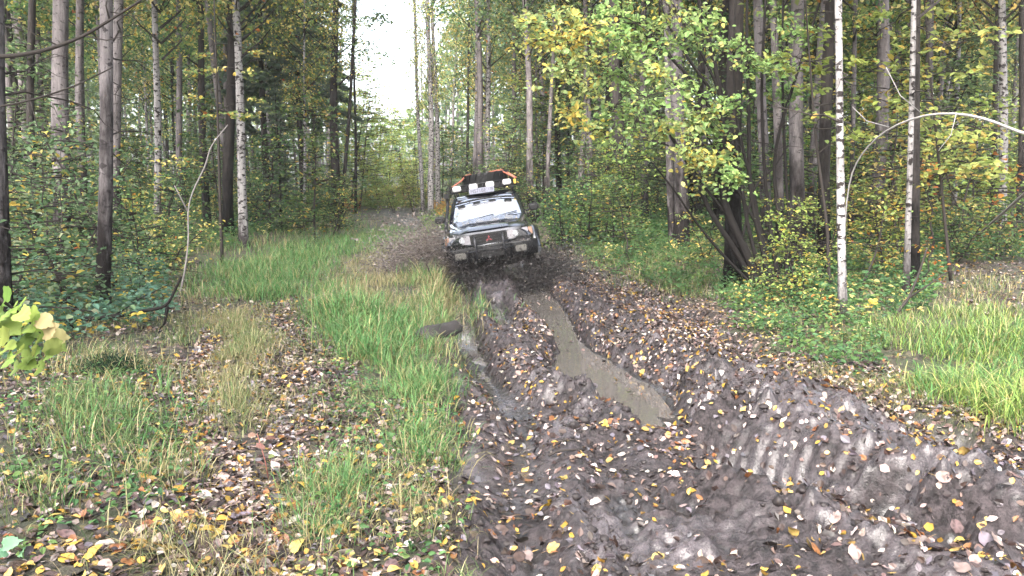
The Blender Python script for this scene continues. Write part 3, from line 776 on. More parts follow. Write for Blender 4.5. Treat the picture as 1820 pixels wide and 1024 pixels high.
def sapling(kind, i, x, y, s, label, group=None, rz=None):
    fo, st = SAP[kind][i]
    root = thing('sapling', label, 'sapling', (x, y, h1(x, y, False)), (0, 0, rz if rz is not None else lr.random() * 6.28), group)
    root.scale = (s, s, s * (.9 + .2 * lr.random()))
    link('stem', st, root); link('foliage', fo, root)
lr = np.random.default_rng(55)
# picked out in the photograph: kind, variant, px, py of the foot, scale, where
for kind, i, px, py, s, lab in [
    ('blue', 0, 60, 600, .95, 'bushy blue-green sapling standing just behind the broad linden twig'),
    ('blue', 1, 140, 565, 1.1, 'blue-green sapling with broad leaves beside the foot of the black-footed aspen'),
    ('blue', 0, 110, 540, .9, 'blue-green sapling veiling the foot of the thick mauve aspen'),
    ('blue', 0, 215, 520, 1.15, 'blue-green sapling whose leaves cross the black-footed aspen'),
    ('mixed', 1, 20, 560, 1.0, 'sapling with yellow and green leaves at the picture edge behind the linden twig'),
    ('mixed', 1, 255, 510, .9, 'yellow-speckled sapling between the black-footed aspen and the crooked stem'),
    ('yellow', 1, 290, 480, .9, 'small sapling with yellow leaves beside the crooked pale stem'),
    ('blue', 1, 245, 540, .45, 'knee-high blue-green sprout beside the fallen branch'),
    ('mixed', 0, 90, 490, .8, 'tall half yellow sapling before the two thick aspens'),
    ('green', 0, 330, 430, .9, 'green sapling behind the crooked pale stem'),
    ('green', 1, 450, 405, 1.2, 'green bush just behind the lone white birch'),
    ('green', 1, 490, 395, 1.3, 'dark green bush between the lone birch and the bend of the track'),
    ('yellow', 1, 545, 385, 1.2, 'yellow bush under the dark trunks near the bend'),
    ('blue', 1, 560, 440, .35, 'small grey-green seedling rising from the grass strip'),
    ('green', 1, 1000, 445, 1.0, 'low green bush right beside the car'),
    ('green', 1, 1045, 440, 1.25, 'rounded green bush behind the low one beside the car'),
    ('green', 0, 1030, 410, 1.1, 'tall green sapling beyond the car and its low bushes'),
    ('green', 1, 1090, 440, 1.1, 'green bush before the broad dark trunk'),
    ('lime', 1, 1075, 420, .7, 'pale green sapling beside the broad dark trunk'),
    ('green', 0, 1120, 468, .75, 'thin many-stemmed sapling at the edge of the leafy bank'),
    ('yellow', 1, 1255, 470, .75, 'yellow sprout between the paired aspens and the black-footed tree'),
    ('green', 1, 1340, 510, .55, 'low green bush at the foot of the leaning maple'),
    ('lime', 1, 1428, 545, .45, 'bright green rowan seedling before the touching pair of aspens'),
    ('yellow', 1, 1375, 540, .5, 'knee-high yellow sprout before the maple'),
    ('yellow', 0, 1460, 500, .62, 'yellow sapling behind the bright rowan seedling'),
    ('lime', 1, 1575, 500, .62, 'pale green sapling between the white birch and the crossed trunks'),
    ('yellow', 0, 1530, 520, .7, 'yellow-leaved sapling next to the slender white birch'),
    ('mixed', 0, 1545, 470, .8, 'tall yellow and green sapling before the broad grey trunk'),
    ('rust', 0, 1600, 500, .8, 'red-leaved sapling beside the crossed trunks'),
    ('rust', 0, 1660, 470, 1.5, 'tall reddish sapling before the yellow maple beyond the clearing'),
    ('rust', 1, 1800, 450, 2.6, 'rusty red sapling below the arching dead stem near the edge'),
    ('rust', 1, 1640, 520, .9, 'small red sprout at the edge of the bright grass'),
    ('yellow', 0, 1690, 455, 1.1, 'yellow maple sapling at the back of the clearing'),
    ('lime', 1, 1730, 445, 1.25, 'pale green sapling behind the fallen pale pole'),
    ('yellow', 0, 1590, 455, 1.1, 'yellow sapling behind the crossed trunks'),
    ('green', 1, 1700, 470, .9, 'dark green bush at the back of the leafy clearing'),
    ('green', 1, 1770, 462, .9, 'dark green bush below the ringed white birch'),
]:
    p = ground(px, py)
    sapling(kind, i, p.x, p.y, s, lab)
# the pale thicket that closes the track
for k, (px, Y, i, s) in enumerate([(640, 52, 0, 1.35), (668, 62, 0, 1.2), (655, 58, 0, 1.35), (690, 72, 0, 1.25), (712, 78, 0, 1.3), (730, 66, 0, 1.05), (745, 56, 0, .9), (622, 50, 0, 1.2), (720, 58, 1, 1.2), (676, 56, 1, 1.1), (735, 50, 1, 1.0), (700, 50, 1, .75), (660, 54, 1, .9)]):
    p = at_depth(px, 370, Y)
    sapling('lime', i, p.x, Y, s, f'{"tall" if s > 1.24 else "medium" if s > 1.08 else "low"} pale green young tree of the thicket closing the track, {"behind the bend trunks" if px < 650 else "under the sky gap" if px < 700 else "towards the spotted birches"}', 'young trees of the pale thicket at the end of the track')
cnt = 0; tries = 0
occ = []
while cnt < 255 and tries < 9000:
    tries += 1
    y = 15 + 50 * lr.random() ** 1.1; x = y * (lr.random() * 1.36 - .68)
    px, _ = proj(x, y, 0)
    if corridor(x, y) < (2.6 if y < 45 else 2.2): continue
    if y < 24 and 300 < px < 1060: continue
    if y < 21 and 1050 < px < 1330: continue
    if y < 23 and px > 1640: continue
    if 620 < px < 790 and y < 48: continue
    if any((x - a) ** 2 + (y - b) ** 2 < .7 for a, b in occ): continue
    occ.append((x, y))
    if px < 600: kind = lr.choice(['blue', 'green', 'mixed', 'farg', 'yellow'], p=[.15, .25, .25, .2, .15])
    elif px < 1100: kind = lr.choice(['green', 'mixed', 'farg', 'lime'], p=[.3, .2, .4, .1])
    else: kind = lr.choice(['green', 'mixed', 'yellow', 'lime', 'farg'], p=[.15, .25, .25, .15, .2])
    zone = ('among the trunks beyond the narrow side track' if px < 600 else 'among the trunks behind the car' if px < 1000 else 'among the trunks behind the leaning maple' if px < 1480 else 'among the trunks beyond the leafy clearing')
    dist = 'far back' if y > 40 else 'midway back' if y > 26 else 'close by'
    vi, ss = int(lr.integers(2)), .8 + .5 * lr.random(); tall = ('big' if ss > 1.05 else 'middling') if vi == 0 else ('low' if ss > 1.05 else 'small')
    sapling(kind, vi, x, y, ss, placed(f'{tall} {WORD[kind]} {dist}', px), f'{WORD[kind]}s {dist} {zone}')
    cnt += 1

# the crooked pale sapling stem
def stem_thing(name, label, cat, pix, Y, w0, w1, m, branches=(), sides=7, part='stem'):
    pts_ = [at_depth(px, py, Y if np.isscalar(Y) else Y[i]) for i, (px, py) in enumerate(pix)]
    b = pts_[0].copy(); root = thing(name, label, cat, b)
    P = np.array([p - b for p in pts_]); n = 24
    t = np.linspace(0, len(P) - 1, n); Ps = np.stack([np.interp(t, range(len(P)), P[:, a]) for a in range(3)], 1)
    for _ in range(2): Ps[1:-1] = (Ps[:-2] + 2 * Ps[1:-1] + Ps[2:]) / 4
    Yr = b.y; V, Q, T = tube(Ps, np.linspace(w0, w1, n) * Yr / FPX / 2, sides, .12)
    link(part, mesh_np(part, V, [Q, T], None, True, [m]), root)
    for br in branches:
        q = np.array([at_depth(px, py, Yr) - b for px, py in br['p']])
        V, Q, T = tube(q, np.linspace(br['w'], 1.2, len(q)) * Yr / FPX / 2, 5)
        link('branch', mesh_np('branch', V, [Q, T], None, True, [m]), root)
    return root
cr = ground(318, 522)
stem_thing('sapling', 'crooked bare pale sapling stem bent above the muddy hollow', 'sapling', [(318, 530), (330, 475), (336, 420), (333, 375), (342, 340), (368, 290), (372, 262), (405, 222)], cr.y, 3.4, 1.8, M_DEAD,
           [{'p': [(333, 375), (318, 345), (310, 330)], 'w': 3}])
# the arching dead birch and the fallen pale pole
stem_thing('dead_birch', 'thin dead birch stem arching over between the crossed trunks and the picture edge', 'dead tree', [(1850, 246), (1800, 232), (1760, 212), (1700, 200), (1640, 203), (1580, 226), (1545, 256), (1520, 290), (1506, 330), (1500, 420), (1500, 500)], [9.0, 9.1, 9.3, 9.6, 10, 10.4, 10.8, 11, 11.2, 11.3, 11.4], 5.5, 2.6, M_ARCH, [{'p': [(1640, 203), (1600, 170), (1575, 120)], 'w': 1.8}, {'p': [(1700, 200), (1690, 240), (1668, 268)], 'w': 1.6}, {'p': [(1580, 226), (1540, 215), (1515, 190)], 'w': 2}])
stem_thing('fallen_pole', 'straight bleached dead pole leaning down beside the leafy clearing', 'dead branch', [(1838, 330), (1790, 372), (1740, 416), (1704, 446)], [13.5, 14.6, 16, 17.0], 6, 4, M_DEAD, part='pole')
fb = ground(60, 590)
stem_thing('fallen_branch', 'dark fallen branch with an upturned fork lying before the black-footed aspen', 'dead branch', [(40, 590), (110, 572), (200, 563), (262, 552), (298, 545), (322, 492)], [9.3, 9.3, 9.3, 9.3, 9.2, 9.2], 10, 4, M_WET,
           [{'p': [(298, 545), (292, 575), (278, 592)], 'w': 8}, {'p': [(200, 563), (250, 530), (300, 506)], 'w': 4}, {'p': [(110, 572), (150, 590), (190, 600)], 'w': 5}])
stem_thing('overhanging_branch', 'long dark bare branch sweeping up across the thick aspens', 'branch', [(-60, 96), (0, 102), (55, 96), (105, 82), (150, 64), (195, 36), (240, 8), (280, -20)], 7.5, 9, 3, M_TWIG,
           [{'p': [(105, 82), (60, 60), (20, 35)], 'w': 3}, {'p': [(150, 64), (190, 72), (240, 60)], 'w': 3}, {'p': [(195, 36), (188, 10), (196, -20)], 'w': 4}])
stem_thing('overhanging_branch', 'thin dark bare branch low below the sweeping one', 'branch', [(-60, 190), (0, 190), (40, 182), (90, 168), (140, 150), (200, 120)], 8.0, 5, 2, M_TWIG)
sk = ground(1665, 560)
stem_thing('leaning_stick', 'dark forked dead stick leaning beside the bright grass', 'dead branch', [(1590, 562), (1615, 530), (1632, 490), (1648, 440)], sk.y - .4, 6, 3, M_TWIG, [{'p': [(1615, 530), (1660, 500), (1695, 476)], 'w': 4}])
mk = ground(772, 545)
stem_thing('snapped_twig', 'short dark twig sticking up from the grass beside the splash', 'dead branch', [(776, 508), (766, 488), (757, 468)], 13.6, 3.5, 2, M_TWIG, part='twig')

# the leaning maple with its sprays of pale leaves
mb = ground(1330, 512)
root = thing('maple_tree', 'leaning many-stemmed maple with sprays of pale green and yellow leaves', 'tree', mb)
def loc_(px, py, Y): return np.array(at_depth(px, py, Y) - mb)
for pix, w in [(((1352, 520), (1335, 470), (1318, 430), (1292, 380), (1274, 320), (1290, 250), (1282, 150), (1245, 20), (1230, -60)), 17),
               (((1368, 520), (1360, 460), (1345, 400), (1330, 330), (1332, 200), (1326, 60), (1330, -60)), 11),
               (((1390, 525), (1378, 470), (1366, 380), (1358, 300), (1352, 150), (1362, -20)), 10),
               (((1405, 525), (1394, 450), (1380, 360), (1372, 280), (1400, 180), (1440, 60), (1470, -40)), 9),
               (((1345, 515), (1305, 440), (1262, 380), (1230, 300), (1190, 240), (1165, 190)), 11),
               (((1290, 380), (1250, 330), (1215, 275), (1180, 255)), 6),
               (((1292, 250), (1245, 160), (1200, 110), (1150, 60), (1100, 40)), 8),
               (((1318, 430), (1340, 330), (1375, 300), (1400, 260)), 5),
               (((1270, 170), (1220, 100), (1180, 30), (1170, -40)), 6),
               (((1345, 400), (1290, 300), (1250, 230), (1235, 190)), 5),
               (((1412, 528), (1404, 420), (1396, 300), (1390, 150), (1392, -40)), 8),
               (((1360, 518), (1322, 380), (1312, 250), (1262, 120), (1215, 40), (1180, -20)), 8),
               (((1380, 522), (1352, 420), (1338, 330), (1310, 230), (1302, 100), (1310, -40)), 8),
               (((1350, 518), (1290, 460), (1240, 400), (1200, 340), (1160, 290)), 6)]:
    P = np.array([loc_(px, py, mb.y - .25 + .0022 * (1330 - px) * (-1) * .6) for px, py in pix])
    t = np.linspace(0, len(P) - 1, 18); Ps = np.stack([np.interp(t, range(len(P)), P[:, a]) for a in range(3)], 1)
    for _ in range(2): Ps[1:-1] = (Ps[:-2] + 2 * Ps[1:-1] + Ps[2:]) / 4
    V, Q, T = tube(Ps, np.linspace(w, w * .4, 18) * mb.y / FPX / 2, 8, .08)
    link('stem', mesh_np('stem', V, [Q, T], None, True, [M_WET]), root)
lr = np.random.default_rng(8)
bag, tw = Bag(), Bag()
GR_, YL_, OR_ = ([(4, (.17, .25, .085)), (3, (.22, .29, .10)), (1.5, (.11, .17, .06)), (.5, PY)], [(2.5, (.27, .28, .10)), (3, (.20, .26, .10)), (.8, YE)], [(1.6, (.36, .25, .06)), (2, (.33, .30, .09)), (2, (.24, .28, .09))])
_old = [(4, (.25, .33, .12)), (3, (.31, .38, .13)), (1, (.18, .25, .09)), (.5, PY)], [(3, (.40, .37, .10)), (3, (.30, .34, .10)), (1, YE)], [(2.5, (.46, .30, .06)), (2, (.42, .36, .11)), (1.5, (.30, .32, .10))]
SPR_ = [(1000, 60, 60, OR_), (960, 70, 45, OR_), (1040, 50, 60, OR_), (1090, 55, 50, GR_), (1130, 40, 60, GR_), (1060, 110, 60, YL_), (1010, 125, 50, YL_), (1180, 80, 60, GR_), (1230, 60, 60, GR_), (1100, 130, 60, GR_), (1040, 160, 55, YL_),
        (1090, 190, 50, GR_), (1150, 170, 60, GR_), (1020, 200, 35, OR_), (1210, 150, 55, GR_), (1250, 200, 50, YL_), (1270, 30, 50, GR_), (1180, 230, 45, YL_), (1240, 215, 45, GR_), (1265, 225, 40, GR_), (1250, 285, 42, OR_), (1280, 290, 40, GR_), (1310, 315, 28, GR_),
        (1330, 110, 50, GR_), (1380, 110, 45, GR_), (1300, 180, 40, GR_), (1420, 60, 50, GR_), (1200, 20, 60, YL_), (1290, 80, 45, GR_), (1110, 90, 50, GR_), (1160, 120, 50, YL_), (1080, 20, 60, GR_), (1010, 25, 50, YL_), (1230, 265, 35, YL_), (1380, 30, 50, GR_), (1400, 165, 40, GR_), (940, 40, 35, YL_), (1060, 230, 35, YL_), (1130, 215, 45, GR_)]
for px, py, rp, pal in SPR_:
    c = loc_(px, py, mb.y - 1.6 + 1.6 * lr.random() - .003 * (1330 - px)); r = rp * mb.y / FPX
    for sub in range(9):
        d = unit(np.array([lr.normal(), lr.normal() * .8, .45 * lr.normal()])); L = r * (.4 + 1.0 * lr.random())
        n = 17; t = np.linspace(.1, 1, n); sd_ = np.where(np.arange(n) % 2, 1, -1) * (.045 + .03 * lr.random(n))
        e = unit(np.cross(d, [0, 0, 1.]))
        P = c + d * (t * L)[:, None] + e * sd_[:, None]; P[:, 2] -= .25 * L * t ** 2 + .02 * lr.random(n)
        Nn = unit(lr.normal(size=(n, 3)) * .6 + np.array([0, -.35, .9])); P = P + .05 * lr.normal(size=(n, 3))
        V, Q, kk = leaf_faces(P, Nn, .074 * (.5 + .9 * lr.random(n)), 'hex', lr=lr)
        bag.add(V, Q, col=np.repeat(pick(pal, n, lr), kk, 0))
        q = c + d * (np.linspace(-.3, 1, 5) * L)[:, None]; q[:, 2] -= .25 * L * np.linspace(0, 1, 5) ** 2
        tw.add(*tube(q, np.linspace(.006, .002, 5), 4))
link('foliage', bag.mesh('foliage', [M_LEAF]), root)
link('twigs', tw.mesh('twigs', [M_TWIG]), root, kind='stuff')

# rowan-like sprays on the white birch and over the clearing
def spray_tree(label, base, stempix, sprays, pal, size=.1, wst=7):
    b = base; root = thing('young_maple', label, 'tree', b); bag = Bag(); tw = Bag()
    q = np.array([at_depth(px, py, b.y) - b for px, py in stempix])
    t = np.linspace(0, len(q) - 1, 14); Ps = np.stack([np.interp(t, range(len(q)), q[:, a]) for a in range(3)], 1)
    V, Q, T = tube(Ps, np.linspace(wst, 2.5, 14) * b.y / FPX / 2, 6)
    link('stem', mesh_np('stem', V, [Q, T], None, True, [M_TWIG]), root)
    for px, py, rp in sprays:
        c = np.array(at_depth(px, py, b.y + .5 * lr.normal()) - b); r = rp * b.y / FPX
        k = int(np.argmin(np.linalg.norm(Ps - c, axis=1)))
        tw.add(*tube([Ps[k], (Ps[k] + c) / 2 + [0, 0, .05], c], [.01, .006, .003], 4))
        n = int(26 * max(1, rp / 30)); P = c + lr.normal(size=(n, 3)) * np.array([r, r, r * .3]) * .55
        V, Q, kk = leaf_faces(P, unit(lr.normal(size=(n, 3)) * .4 + np.array([0, -.2, 1.])), size * (.65 + .7 * lr.random(n)), 'hex', lr=lr)
        bag.add(V, Q, col=np.repeat(pick(PAL[pal] if isinstance(pal, str) else pal, n, lr), kk, 0))
    link('foliage', bag.mesh('foliage', [M_LEAF]), root); link('twigs', tw.mesh('twigs', [M_TWIG]), root, kind='stuff')
spray_tree('young maple with drooping pale green leaves beyond the arching dead stem', ground(1690, 500), [(1690, 500), (1680, 400), (1665, 250), (1650, 100), (1640, -40)],
           [(1600, 60, 40), (1650, 90, 50), (1640, 150, 45), (1700, 60, 45), (1660, 215, 50), (1690, 250, 45), (1730, 240, 40), (1620, 190, 35), (1740, 290, 45), (1690, 300, 40), (1650, 270, 40), (1770, 250, 30), (1720, 130, 40), (1780, 60, 40), (1600, 120, 40), (1660, 20, 50), (1760, 310, 35)], [(3, (.24, .30, .09)), (2, (.32, .34, .10)), (1, YE)], .11)
spray_tree('thin maple with pale green leaves beside the slender white birch', ground(1475, 530), [(1475, 530), (1470, 400), (1450, 250), (1440, 120), (1430, -20)],
           [(1380, 105, 30), (1400, 125, 35), (1450, 110, 35), (1470, 130, 30), (1440, 160, 30), (1550, 30, 40), (1520, 110, 35), (1545, 180, 35), (1500, 250, 30), (1525, 240, 30), (1460, 210, 25), (1480, 60, 40)], 'lime', .10)
spray_tree('thin young tree hung with yellow leaves beside the lone white birch', ground(395, 470), [(395, 470), (392, 380), (388, 250), (385, 130), (380, -10)],
           [(360, 100, 20), (375, 125, 22), (345, 175, 22), (365, 205, 18), (418, 205, 22), (445, 130, 20), (450, 205, 18), (455, 180, 16), (430, 210, 16), (345, 130, 16), (330, 285, 24), (310, 290, 22), (460, 95, 16)], 'yellow', .10)

# ------------------------------------------------------------------ the broad-leaved twig at the very front
lr = np.random.default_rng(19)
root = thing('linden_twig', 'broad-leaved yellow-green linden twig hanging in from the picture edge', 'branch', at_depth(-60, 520, 2.55))
b = Vector(root.location)
def lin(px, py, Y=2.55): return np.array(at_depth(px, py, Y) - b)
V, Q, T = tube([lin(-60, 505), lin(-10, 525), lin(40, 560), (lin(85, 605))], [.008, .006, .004, .002], 6); link('stem', mesh_np('stem', V, [Q, T], None, True, [M_TWIG]), root)
def big_leaf(seed, col):
    l2 = np.random.default_rng(seed); n = 26; th = np.linspace(0, 2 * math.pi, n, endpoint=False)
    r = .5 * (1 - .16 * np.cos(th) + .045 * np.where(np.arange(n) % 2, 1, -1)) * np.where(np.abs(th - math.pi) < .3, .78, 1); r[0] *= 1.35
    V = np.stack([r * np.cos(th), .86 * r * np.sin(th), np.zeros(n)], 1)
    V[:, 2] = .22 * np.abs(V[:, 1]) - .28 * V[:, 0] ** 2 + .03 * l2.normal(size=n)
    mid = np.stack([np.linspace(-.32, .35, 5), np.zeros(5), -.28 * np.linspace(-.32, .35, 5) ** 2], 1)
    A = np.vstack([V, mid]); tri = []
    for i in range(n):
        j = (i + 1) % n; a = (th[i] + math.pi / n); x = .4 * math.cos(a); m_ = n + int(np.clip(round((x + .32) / .67 * 4), 0, 4)); tri.append((m_, i, j))
        a2 = th[j] + math.pi / n; m2 = n + int(np.clip(round((.4 * math.cos(a2) + .32) / .67 * 4), 0, 4))
        if m2 != m_: tri.append((m_, j, m2))
    cc = np.repeat(np.array(col)[None], len(A), 0) * (.85 + .3 * l2.random((len(A), 1)))
    return mesh_np('leaf', A, [np.array(tri)], cc, True, [M_LEAF])
BL = [big_leaf(i, c) for i, c in enumerate([(.17, .25, .06), (.22, .29, .07), (.15, .22, .06), (.25, .29, .08), (.33, .29, .14), (.22, .27, .08)])]
for k, (px, py, s, ci) in enumerate([(10, 530, 48, 0), (32, 545, 46, 1), (-5, 560, 50, 2), (22, 578, 50, 0), (55, 580, 46, 1), (5, 600, 46, 3), (45, 605, 48, 2), (75, 600, 44, 0), (30, 628, 44, 1), (62, 632, 46, 2), (88, 585, 44, 4), (105, 600, 40, 4), (92, 618, 38, 5), (15, 640, 42, 0), (70, 655, 36, 2), (-15, 530, 46, 1), (40, 560, 40, 3), (80, 572, 38, 4), (-10, 620, 44, 2), (50, 648, 36, 0), (20, 552, 42, 1), (65, 612, 42, 3), (110, 612, 34, 5), (0, 575, 44, 1), (36, 590, 42, 0), (58, 560, 40, 1), (88, 632, 36, 2), (15, 618, 42, 1), (48, 622, 40, 0), (75, 642, 34, 1), (28, 655, 36, 2), (-18, 590, 46, 0), (70, 575, 38, 1), (60, 596, 40, 2), (25, 562, 42, 2)]):
    o = link('leaf', BL[ci], root, Vector(lin(px, py, 2.45 + .2 * lr.random())))
    o.rotation_euler = (R(62 + 16 * lr.normal()), R(18 * lr.normal()), R(-55 + 30 * lr.normal())); q = s * 2.5 / FPX * 1.0; o.scale = (q, q, q)

# ------------------------------------------------------------------ ground vegetation
def region(poly_px, n, seed, hmin=None, zt=0.0):
    lr = np.random.default_rng(seed)
    W = np.array([flat(*p, zt) for p in poly_px]); lo, hi = W.min(0), W.max(0)
    out = np.zeros((0, 2)); 
    while len(out) < n:
        q = lo + (hi - lo) * lr.random((n * 3, 2)); q = q[inside(q[:, 0], q[:, 1], [tuple(w) for w in W])]
        if len(q) == 0: break
        out = np.vstack([out, q])
    return out[:n]
GB = Bag()
def grass(xy, L, w, pal, seed, bend=1.0, clump=0, tips=None):
    lush = pal in (LUSH, LIMEG, LIMEG + LUSH)
    lr = np.random.default_rng(seed)
    if clump:
        c = xy[lr.integers(0, len(xy), max(1, len(xy) // clump))]
        idx = lr.integers(0, len(c), len(xy)); off = lr.normal(size=(len(xy), 2)) * .06
        xy = c[idx] + off
        az = np.arctan2(off[:, 1], off[:, 0]) + .5 * lr.normal(size=len(xy))
    else: az = lr.random(len(xy)) * 6.283
    xy = xy + .13 * lr.normal(size=xy.shape) * (np.hypot(xy[:, :1], xy[:, 1:]) / 8)
    f1 = vnoise(xy[:, 0] * 1.9, xy[:, 1] * 1.9, 501); f2 = vnoise(xy[:, 0] * 1.1 + 7, xy[:, 1] * 1.1, 502)
    kp = lr.random(len(xy)) < sstep(.12, .45, f1) * .9 + .1
    xy, az, f1, f2 = xy[kp], az[kp], f1[kp], f2[kp]
    n = len(xy); z = H(xy[:, 0], xy[:, 1]) - .01
    L_ = L * (.35 + .8 * lr.random(n)) * (.5 + .95 * f1)
    th0 = np.abs(lr.normal(size=n)) * .32 + .08; k = bend * (.7 + 1.7 * lr.random(n))
    d = np.stack([np.cos(az), np.sin(az)], 1); e = np.stack([-d[:, 1], d[:, 0], np.zeros(n)], 1)
    m = 5; pos = np.zeros((n, m, 3)); cur = np.stack([xy[:, 0], xy[:, 1], z], 1)
    for i in range(m):
        pos[:, i] = cur
        a = th0 + k * (i / (m - 1)) ** 1.3
        cur = cur + (L_ / (m - 1))[:, None] * np.stack([d[:, 0] * np.sin(a), d[:, 1] * np.sin(a), np.cos(a)], 1)
    ww = (w * (.7 + .6 * lr.random(n)))[:, None] * np.array([.8, 1, .8, .5])[None]
    V = np.zeros((n, 9, 3))
    for i in range(4):
        V[:, 2 * i] = pos[:, i] + e * ww[:, i:i + 1] * .5; V[:, 2 * i + 1] = pos[:, i] - e * ww[:, i:i + 1] * .5
    V[:, 8] = pos[:, 4]
    bs = np.arange(n)[:, None] * 9
    Q = np.vstack([bs + np.array([[2 * i, 2 * i + 1, 2 * i + 3, 2 * i + 2]]) for i in range(3)])
    T = bs + np.array([[6, 7, 8]])
    c = pick(pal, n, lr) * (.7 + .6 * lr.random((n, 1))); dry = (lr.random(n) < (.06 + .16 * sstep(.55, .8, f2) if lush else .10 + .5 * sstep(.5, .8, f2)))[:, None]
    c = np.where(dry, pick([(3, (.20, .17, .09)), (2, (.13, .125, .055)), (1, (.27, .235, .14))], n, lr), c)
    GB.add(V.reshape(-1, 3), Q, T, col=np.repeat(c, 9, 0))
LUSH = [(4, (.055, .125, .04)), (3, (.08, .16, .055)), (2, (.12, .165, .06)), (.8, (.22, .20, .09))]
TAN = [(4, (.21, .18, .10)), (2, (.16, .15, .07)), (1.5, (.09, .12, .045))]
LIMEG = [(4, (.12, .18, .045)), (3, (.17, .22, .055)), (2.5, (.07, .125, .04)), (1.2, (.25, .225, .09))]
MIDG = [(3, (.075, .115, .04)), (2, (.055, .095, .036)), (2, (.125, .14, .06)), (1.2, (.21, .19, .10))]
grass(region([(345, 520), (360, 480), (450, 462), (560, 455), (600, 490), (590, 545), (520, 550), (430, 535), (350, 540)], 7500, 1), .34, .009, LUSH, 1, 1.1, 30)
grass(region([(450, 470), (540, 430), (640, 412), (715, 405), (735, 440), (650, 455), (560, 480)], 6500, 2), .26, .012, LUSH, 2, .9, 20)
grass(region([(560, 560), (600, 545), (650, 560), (700, 590), (740, 640), (690, 680), (620, 640)], 4600, 3), .42, .009, LUSH, 3, 1.3, 40)
grass(region([(660, 560), (760, 545), (798, 560), (790, 640), (788, 720), (730, 720), (690, 640)], 3000, 4), .22, .007, MIDG + LUSH, 4, 1.1, 25)
grass(region([(700, 690), (788, 660), (784, 820), (740, 830)], 1900, 5), .22, .006, LUSH, 5, 1.2, 30)
grass(region([(590, 480), (700, 440), (780, 480), (800, 545), (700, 560), (600, 545)], 6000, 6), .24, .008, TAN, 6, 1.0, 12)
grass(region([(740, 490), (795, 500), (800, 600), (770, 570)], 2200, 7), .38, .008, LUSH + TAN, 7, 1.1, 15)
grass(region([(90, 700), (200, 640), (330, 720), (335, 860), (280, 930), (120, 930), (60, 820)], 2500, 8), .33, .0065, LUSH + MIDG, 8, 1.2, 26)
grass(region([(0, 640), (130, 620), (330, 680), (350, 900), (330, 1000), (0, 1000)], 1700, 9), .27, .0055, MIDG, 9, 1.2, 16)
grass(region([(320, 560), (380, 545), (350, 640), (330, 700), (290, 650)], 1300, 10), .16, .006, MIDG, 10, 1.0, 8)
grass(region([(400, 560), (470, 590), (450, 680), (430, 780), (380, 760), (390, 640)], 3200, 11), .18, .0055, MIDG + TAN, 11, 1.0, 8)
grass(region([(560, 640), (700, 680), (760, 820), (840, 1024), (520, 1024), (560, 850)], 1300, 12), .16, .0045, MIDG, 12, 1.2, 20)
grass(region([(540, 850), (620, 850), (640, 940), (520, 930)], 900, 13), .22, .004, LUSH, 13, 1.3, 60)
grass(region([(1590, 640), (1640, 615), (1740, 605), (1840, 590), (1840, 705), (1720, 695), (1620, 672)], 3000, 14, zt=.12), .25, .008, LIMEG + LUSH, 14, 1.2, 40)
grass(region([(1730, 690), (1840, 690), (1840, 735), (1780, 728)], 700, 15, zt=.1), .40, .008, LIMEG, 15, 1.9, 30)
grass(region([(1500, 580), (1700, 550), (1840, 560), (1840, 610), (1580, 640)], 3200, 16, zt=.15), .22, .007, MIDG + LIMEG, 16, 1.0, 15)
grass(region([(1000, 430), (1230, 440), (1320, 520), (1200, 515), (1080, 470)], 6500, 17, zt=.1), .28, .010, MIDG, 17, 1.0, 14)
grass(region([(240, 410), (600, 385), (640, 405), (450, 455), (260, 460)], 6500, 18), .32, .014, MIDG + LUSH, 18, .9, 12)
grass(region([(836, 545), (858, 540), (866, 565), (842, 570)], 420, 19, zt=-.15), .20, .007, LUSH, 19, .9)
grass(region([(0, 480), (300, 480), (320, 560), (120, 620), (0, 620)], 3500, 20), .26, .007, MIDG, 20, 1.0, 12)
grass(region([(1300, 500), (1560, 480), (1820, 500), (1820, 560), (1500, 620), (1380, 600)], 3500, 21, zt=.15), .22, .007, MIDG + TAN, 21, 1.0, 10)
grass(region([(300, 930), (560, 930), (560, 1060), (300, 1060)], 260, 22), .30, .004, MIDG + TAN, 22, 1.4, 8)
FINE = [(3, (.19, .165, .09)), (2, (.13, .135, .06)), (2, (.085, .115, .042)), (1, (.065, .095, .036))]
grass(region([(330, 540), (800, 560), (790, 800), (850, 1060), (0, 1060), (0, 660), (300, 640)], 9000, 30), .15, .0030, FINE, 30, 1.6, 14)
grass(region([(395, 560), (470, 590), (480, 700), (430, 800), (390, 760), (400, 640)], 4600, 31), .19, .0028, FINE, 31, 1.6, 16)
grass(region([(1380, 620), (1560, 650), (1820, 740), (1820, 780), (1600, 730), (1440, 680)], 2200, 32), .16, .003, FINE, 32, 2.2, 10)
grass(region([(180, 490), (360, 480), (600, 520), (470, 560), (330, 610), (180, 640)], 3600, 33), .17, .0045, FINE + MIDG, 33, 1.3, 10)
link('grass', GB.mesh('grass', [M_GRASS]), kind='stuff')

